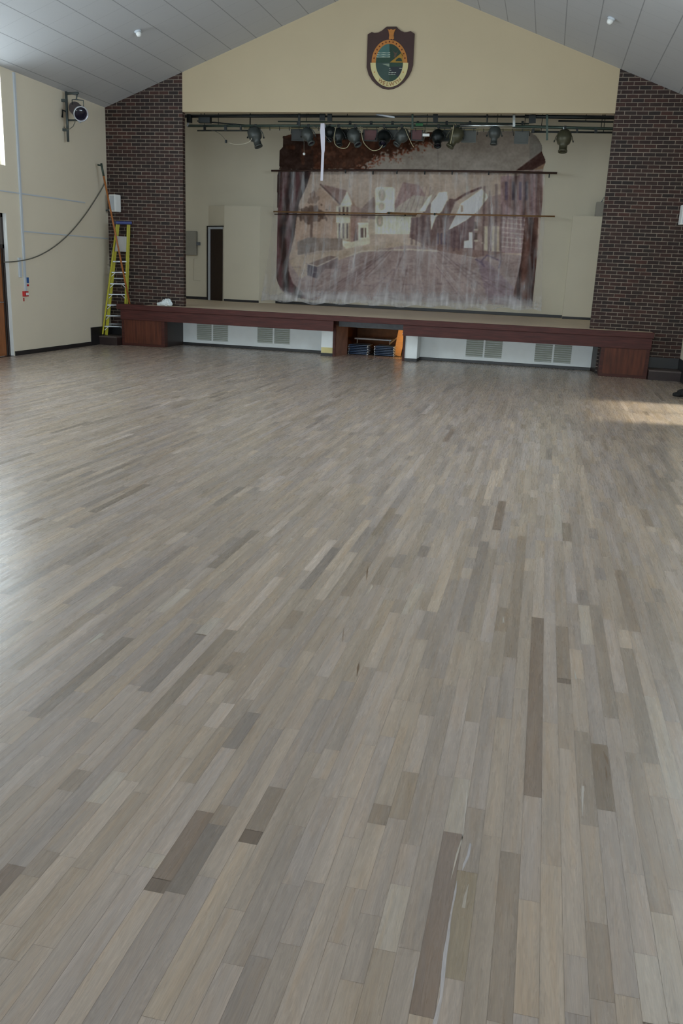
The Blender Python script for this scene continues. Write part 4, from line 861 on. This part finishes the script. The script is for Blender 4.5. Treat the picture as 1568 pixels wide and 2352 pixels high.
# ---------------------------------------------------------------- left wall fittings
WX = XL
def wpt(u, v, off=0.0): return at(u, v, 0, WX+off)
def wbar(name, u0, v0, u1, v1, wd, dp, m, label, cat, group=None):
    a, b = wpt(u0, v0, dp/2+.001), wpt(u1, v1, dp/2+.001)
    if abs(u1-u0) < 40 and abs(v1-v0) > 60: b = Vector((a.x, a.y, b.z))
    bm = B(); beam(bm, a, b, wd, dp, up=(1,0,0)); return tag(obj(name, bm, m), label, cat, group)
GCO = 'white plastic conduits on the left wall'
wbar('conduit', 31.5, 166, 52, 668, .05, .03, GREYW, 'white vertical conduit running from the ceiling to the red call point', 'conduit', GCO)
wbar('conduit', -40, 432, 195, 465.5, .022, .014, GREYW, 'upper thin horizontal conduit on the left wall', 'conduit', GCO)
wbar('conduit', 54, 531.5, 247, 548, .022, .014, GREYW, 'lower thin horizontal conduit ending at the brick corner', 'conduit', GCO)
cable([tuple(wpt(u, v, .03)) for u, v in ((9,602),(40,600),(80,591),(120,570),(160,536),(200,487),(236,430),(240,418))], .011, CABLE, 'dark cable sagging across the left wall from door to corner', name='hanging_cable')
bm = B(); a, b = wpt(43.5,592), wpt(43.5,637); yy = wpt(44,615).y; box(bm, (WX, yy-.04, b.z), (WX+.03, yy+.04, a.z)); tag(obj('slim_vent_strip', bm, GREYW, bevel=.004), 'short pale plastic strip on the wall left of the vertical conduit', 'strip')
def wboxp(name, u0, v0, u1, v1, dp, m, label=None, cat=None, parent=None):
    a, b = wpt(u0, v0), wpt(u1, v1); bm = B(); box(bm, (WX+.0005, a.y, b.z), (WX+dp, b.y, a.z)); o = obj(name, bm, m, parent, .003)
    if label: tag(o, label, cat)
    return o
wboxp('blue_notice', 58, 637, 66, 650, .008, BLUEP, 'small blue fire action notice above the red call point', 'notice')
wboxp('red_notice', 59, 653, 66, 657.5, .008, REDP, 'thin red notice under the blue notice', 'notice')
cp = thing('fire_call_point', 'red square fire alarm call point at the foot of the conduit', 'fire alarm', wpt(56, 680))
wboxp('call_box', 51, 669, 61, 680.5, .05, REDP, parent=cp); a = wpt(58.5, 675); bm = B(); box(bm, (WX+.05, a.y-.06, a.z-.025), (WX+.054, a.y+.03, a.z+.025)); obj('window', bm, WHITE, cp)
wboxp('red_label', 53, 684, 56, 692, .004, REDP, 'tiny red label just below the call point', 'label')
# spotlight on a wall bracket
wl = thing('wall_spotlight', 'spotlight on a grey pipe bracket high on the left wall', 'stage light', (WX, -1.8, 4.18))
py_ = -1.80; X0 = WX+.10
zt_, zb_ = wpt(143,210).z, wpt(144,325).z
BR = mat('bracket_grey_steel', (84, 92, 92), .4, .4)
bm = B(); tube(bm, [(X0, py_, zb_), (X0, py_, min(zt_, 5.12))], .026, 12); 
for zz in (zb_+.2, zb_+.75): box(bm, (WX, py_-.03, zz), (X0, py_+.03, zz+.05))
obj('bracket_pole', bm, BR, wl)
za = at(175, 215, 1, py_).z; xa_ = at(180, 215, 1, py_).x; 
bm = B(); tube(bm, [(X0, py_, za), (xa_, py_, za+.01)], .024, 12); obj('bracket_arm', bm, BR, wl)
zl = at(160, 276, 1, py_).z; xl_ = at(186, 276, 1, py_).x
bm = B(); tube(bm, [(X0, py_, zl), (xl_, py_, zl)], .018, 10); obj('bracket_arm', bm, BR, wl)
lc = at(180, 256, 1, py_-.05); dirv = Vector((.72, -.70, -.40))
Mx = Matrix.Translation(lc) @ rotto(dirv)
bm = B(); lathe(bm, [(0,-.30),(.09,-.30),(.125,-.25),(.13,.14),(.15,.145),(.15,.18),(.125,.18),(.12,.10),(0,.10)], 24, Mx); hs_ = obj('housing', bm, mat('lilac_grey_housing', (120, 112, 122), .45, .2), wl)
bm = B(); lathe(bm, [(.128,.14),(.150,.15),(.150,.19),(.132,.195),(.128,.15)], 24, Mx); obj('front_ring', bm, ALU, hs_)
bm = B(); lathe(bm, [(0,.15),(.129,.15),(.11,.168),(0,.175)], 24, Mx); obj('lens', bm, LENS, hs_)
yk = [at(u, v, 1, py_-.05) for u, v in ((166,247),(165.5,229),(175,228.5),(191.5,231),(192,247))]
bm = B(); tube(bm, yk, .011, 8); tube(bm, [yk[2], (yk[2].x, py_, za)], .014, 8); obj('yoke', bm, BR, wl)
c2 = [at(u, v, 1, py_-.03) for u, v in ((146,292),(152,296),(160,296.5),(168,290),(172,281),(173,272))]
bm = B(); tube(bm, c2, .008, 8); obj('power_cable', bm, CABLE, wl)
bm = B(); q_ = at(138, 258, 1, py_); tube(bm, [(X0, py_, q_.z), (X0-.08, py_-.02, q_.z+.04), (X0-.09, py_-.03, q_.z-.1)], .022, 8); obj('pole_clamp', bm, BLACK, wl)
bm = B(); q_ = at(183, 279, 1, py_); lathe(bm, [(0,-.03),(.03,-.02),(.035,0),(.02,.03),(0,.04)], 12, Matrix.Translation(q_)); obj('arm_end_clamp', bm, ALU, wl)
# loudspeakers in the corners
def speaker(label, x, y, z, flip, w_=.25, h_=.37):
    t = thing('loudspeaker', label, 'speaker', (x, y, z)); s = flip
    pl = [(x-.5*w_, y-.02), (x-.5*w_+.03, y-.17), (x+.5*w_-.05*s, y-.21), (x+.5*w_, y-.02)]
    bm = B(); prism(bm, [(p, q, z+.0) for p, q in pl], (0,0,h_)); obj('cabinet', bm, WHITE, t, .015)
    bm = B(); prism(bm, [(x-.5*w_+.055, y-.176, z+.03), (x+.5*w_-.075, y-.206, z+.03), (x+.5*w_-.075, y-.206, z+h_-.03), (x-.5*w_+.055, y-.176, z+h_-.03)], (0,-.006,0)); obj('grille', bm, GREYW, t)
    bm = B(); beam(bm, (x-s*.12, y-.05, z+.06), (x-s*.26, y-.05, z+.02), .03, .03); beam(bm, (x-s*.26, y-.05, z-.02), (x-s*.26, y-.05, z+.14), .03, .05); obj('bracket', bm, BR, t)
s0 = at(264, 487, 1, -.12); speaker('white loudspeaker in the left corner above the yellow ladder', s0.x, -.04, s0.z, 1)
s1 = at(1572, 517, 1, -.1); speaker('white loudspeaker at the right edge high on the brick', s1.x, -.04, s1.z, -1)

# ---------------------------------------------------------------- yellow stepladder leaning in the corner
def lp(u, v, y): return at(u, v, 1, y)
LB, LT_ = lp(235, 768, -.47), lp(268, 514, -.34); RB_, RT_ = lp(285, 770, -.16), lp(293, 514, -.13)
LB.z = RB_.z = .202
lad = thing('stepladder', 'tall yellow fibreglass stepladder standing in the left brick corner', 'ladder', ((LB.x+RB_.x)/2, (LB.y+RB_.y)/2, .2))
ex = (RB_-LB); ex.z = 0; ex.normalize(); ey = Vector((-ex.y, ex.x, 0))          # along the treads / towards the brick
def rail_(name, p, q, w1, w2):
    bm = B(); beam(bm, p, q, w1, w2, up=ey); return obj(name, bm, YELLOW, lad, .003)
rail_('front_rail', LB, LT_, .034, .045); rail_('front_rail', RB_, RT_, .034, .045)
RL0, RL1 = LB+ex*.10+ey*.085, LT_+ex*.035+ey*.03; RR0, RR1 = RB_+ex*.05+ey*.085, RT_+ex*.03+ey*.03
rail_('rear_rail', RL0, RL1, .07, .03); rail_('rear_rail', RR0, RR1, .07, .03)
for vy in (601, 626, 652, 676.5, 701, 725.5, 750):
    z = lp(262, vy, -.3).z; f = (z-.2)/(LT_.z-.2); a = LB.lerp(LT_, f)+ex*.015; b = RB_.lerp(RT_, f)-ex*.015
    bm = B(); beam(bm, a, b, .085, .028, up=(0,0,1)); st = obj('tread', bm, ALU, lad, .003)
    if vy > 610:
        for p, sg in ((a, 1), (b, -1)):
            bm = B(); beam(bm, p-ey*.03+Vector((0,0,-.085)), p-ey*.03+ex*sg*.08+Vector((0,0,-.012)), .012, .012); obj('tread_brace', bm, ALU, st)
for vy in (640, 745):
    z = lp(262, vy, -.3).z; f = (z-.2)/(LT_.z-.2); bm = B(); tube(bm, [RL0.lerp(RL1, f), RR0.lerp(RR1, f)], .012, 8); obj('rear_bar', bm, ALU, lad)
bm = B(); beam(bm, LT_-ex*.04+Vector((0,0,.02)), RT_+ex*.07+Vector((0,0,.02)), .17, .065, up=(0,0,1)); obj('top_cap', bm, BLUE, lad, .015)
zt1, zb1 = lp(280, 543, -.25).z, lp(280, 578, -.25).z
def lerpz(p, q, z): return p.lerp(q, (z-p.z)/(q.z-p.z))
bm = B(); c4 = [lerpz(LB, LT_, zb1)+ex*.03, lerpz(RB_, RT_, zb1)-ex*.02, lerpz(RB_, RT_, zt1)-ex*.02, lerpz(LB, LT_, zt1)+ex*.03]; prism(bm, [p-ey*.03 for p in c4], ey*.02)
m1, m2 = c4[0].lerp(c4[3], .52), c4[1].lerp(c4[2], .52); beam(bm, m1-ey*.034, m2-ey*.034, .008, .012); obj('bucket_shelf', bm, mat('pale_grey_shelf', (178, 176, 172), .5), lad)
for p in (LB, RB_):
    bm = B(); box(bm, (p.x-.03, p.y-.03, .2005), (p.x+.03, p.y+.03, .225)); obj('foot', bm, RUBBER, lad)
# long pole with a hooked head
pt, pb = lp(233, 380, -.55), lp(298, 700, -.40); pb.z = HS
po = thing('hook_pole', 'long orange-brown wooden pole with a hooked head leaning across the ladder', 'pole', pb)
dd = (pb-pt).normalized(); pb2 = pb-dd*.01
bm = B(); tube(bm, [pt, pb2], .020, 12); obj('shaft', bm, TAN, po)
bm = B(); tube(bm, [pt+Vector((-.005,0,.04)), pt+dd*.22], .024, 10); tube(bm, [pt, pt+Vector((-.09,0,.01))], .018, 8); obj('hook_head', bm, GREEN, po)

# ---------------------------------------------------------------- loose items
def blob(name, c, r, m, label, cat, seed, sub=3, amp=.25, parts=None):
    bm = B()
    for (dx, dy, dz, s) in (parts or [(0,0,0,1)]):
        rr = bmesh.ops.create_icosphere(bm, subdivisions=sub, radius=1); g_ = random.Random(seed+dx*9)
        ph = [g_.uniform(0, 6) for _ in range(6)]
        for v_ in rr['verts']:
            p = v_.co.copy(); k = 1+amp*(math.sin(5*p.x+ph[0])*math.sin(6*p.y+ph[1])+.6*math.sin(11*p.z+ph[2])*math.sin(9*p.x+ph[3])+.3*math.sin(17*p.y+ph[4]))
            v_.co = Vector((c[0]+dx, c[1]+dy, 0))+Vector((p.x*r[0]*k*s, p.y*r[1]*k*s, 0)); v_.co.z = max(c[2]+dz+p.z*r[2]*k*s, c[2]-r[2]+.001)
    for f in bm.faces: f.smooth = True
    return tag(obj(name, bm, m), label, cat)
wc_ = at(379, 700, 1, -.24)
blob('dust_cloth', (wc_.x+.03, -.24, HS+.075), (.12,.08,.073), CLOTH, 'crumpled white cloth bundle on the left end of the stage edge', 'cloth', 3, amp=.2, sub=4, parts=[(0,0,.0,.95),(-.15,-.01,-.035,.55),(.03,.0,.035,.75),(.09,-.02,-.02,.6),(-.07,-.03,-.02,.6)])
bg = at(1566, 914, 2, 0); 
bo = blob('black_bag', (bg.x+.12, bg.y+.02, .085), (.20,.17,.083), BAG, 'black cloth bag on the floor at the right edge', 'bag', 9, amp=.12, parts=[(0,0,0,1),(-.19,-.03,-.03,.5)])
# ceiling detectors
def detector(u, v, label):
    d = CF + CR*((u-784)/FPX) - CU*((v-1176)/FPX); s = -1 if u < 800 else 1     # intersect with the roof slope
    # z = HR - SL*s*(x-XM)
    t_ = (HR - SL*s*(CP.x-XM) - CP.z)/(d.z + SL*s*d.x); p = CP+d*t_; nrm = Vector((-SL*s, 0, -1)).normalized()
    t = thing('smoke_detector', label, 'smoke detector', p, 'smoke detectors on the sloping ceiling'); Mx = Matrix.Translation(p) @ rotto(nrm)
    bm = B(); lathe(bm, [(0,0),(.065,0),(.065,.02),(.05,.03),(0,.03)], 20, Mx); obj('base', bm, GREYW, t)
    bm = B(); lathe(bm, [(.045,.03),(.052,.05),(.04,.085),(.02,.1),(0,.1)], 20, Mx); obj('sensor_head', bm, WHITE, t)
detector(316, 71, 'small white smoke detector on the left ceiling slope'); detector(1404, 41, 'small white smoke detector on the right ceiling slope')
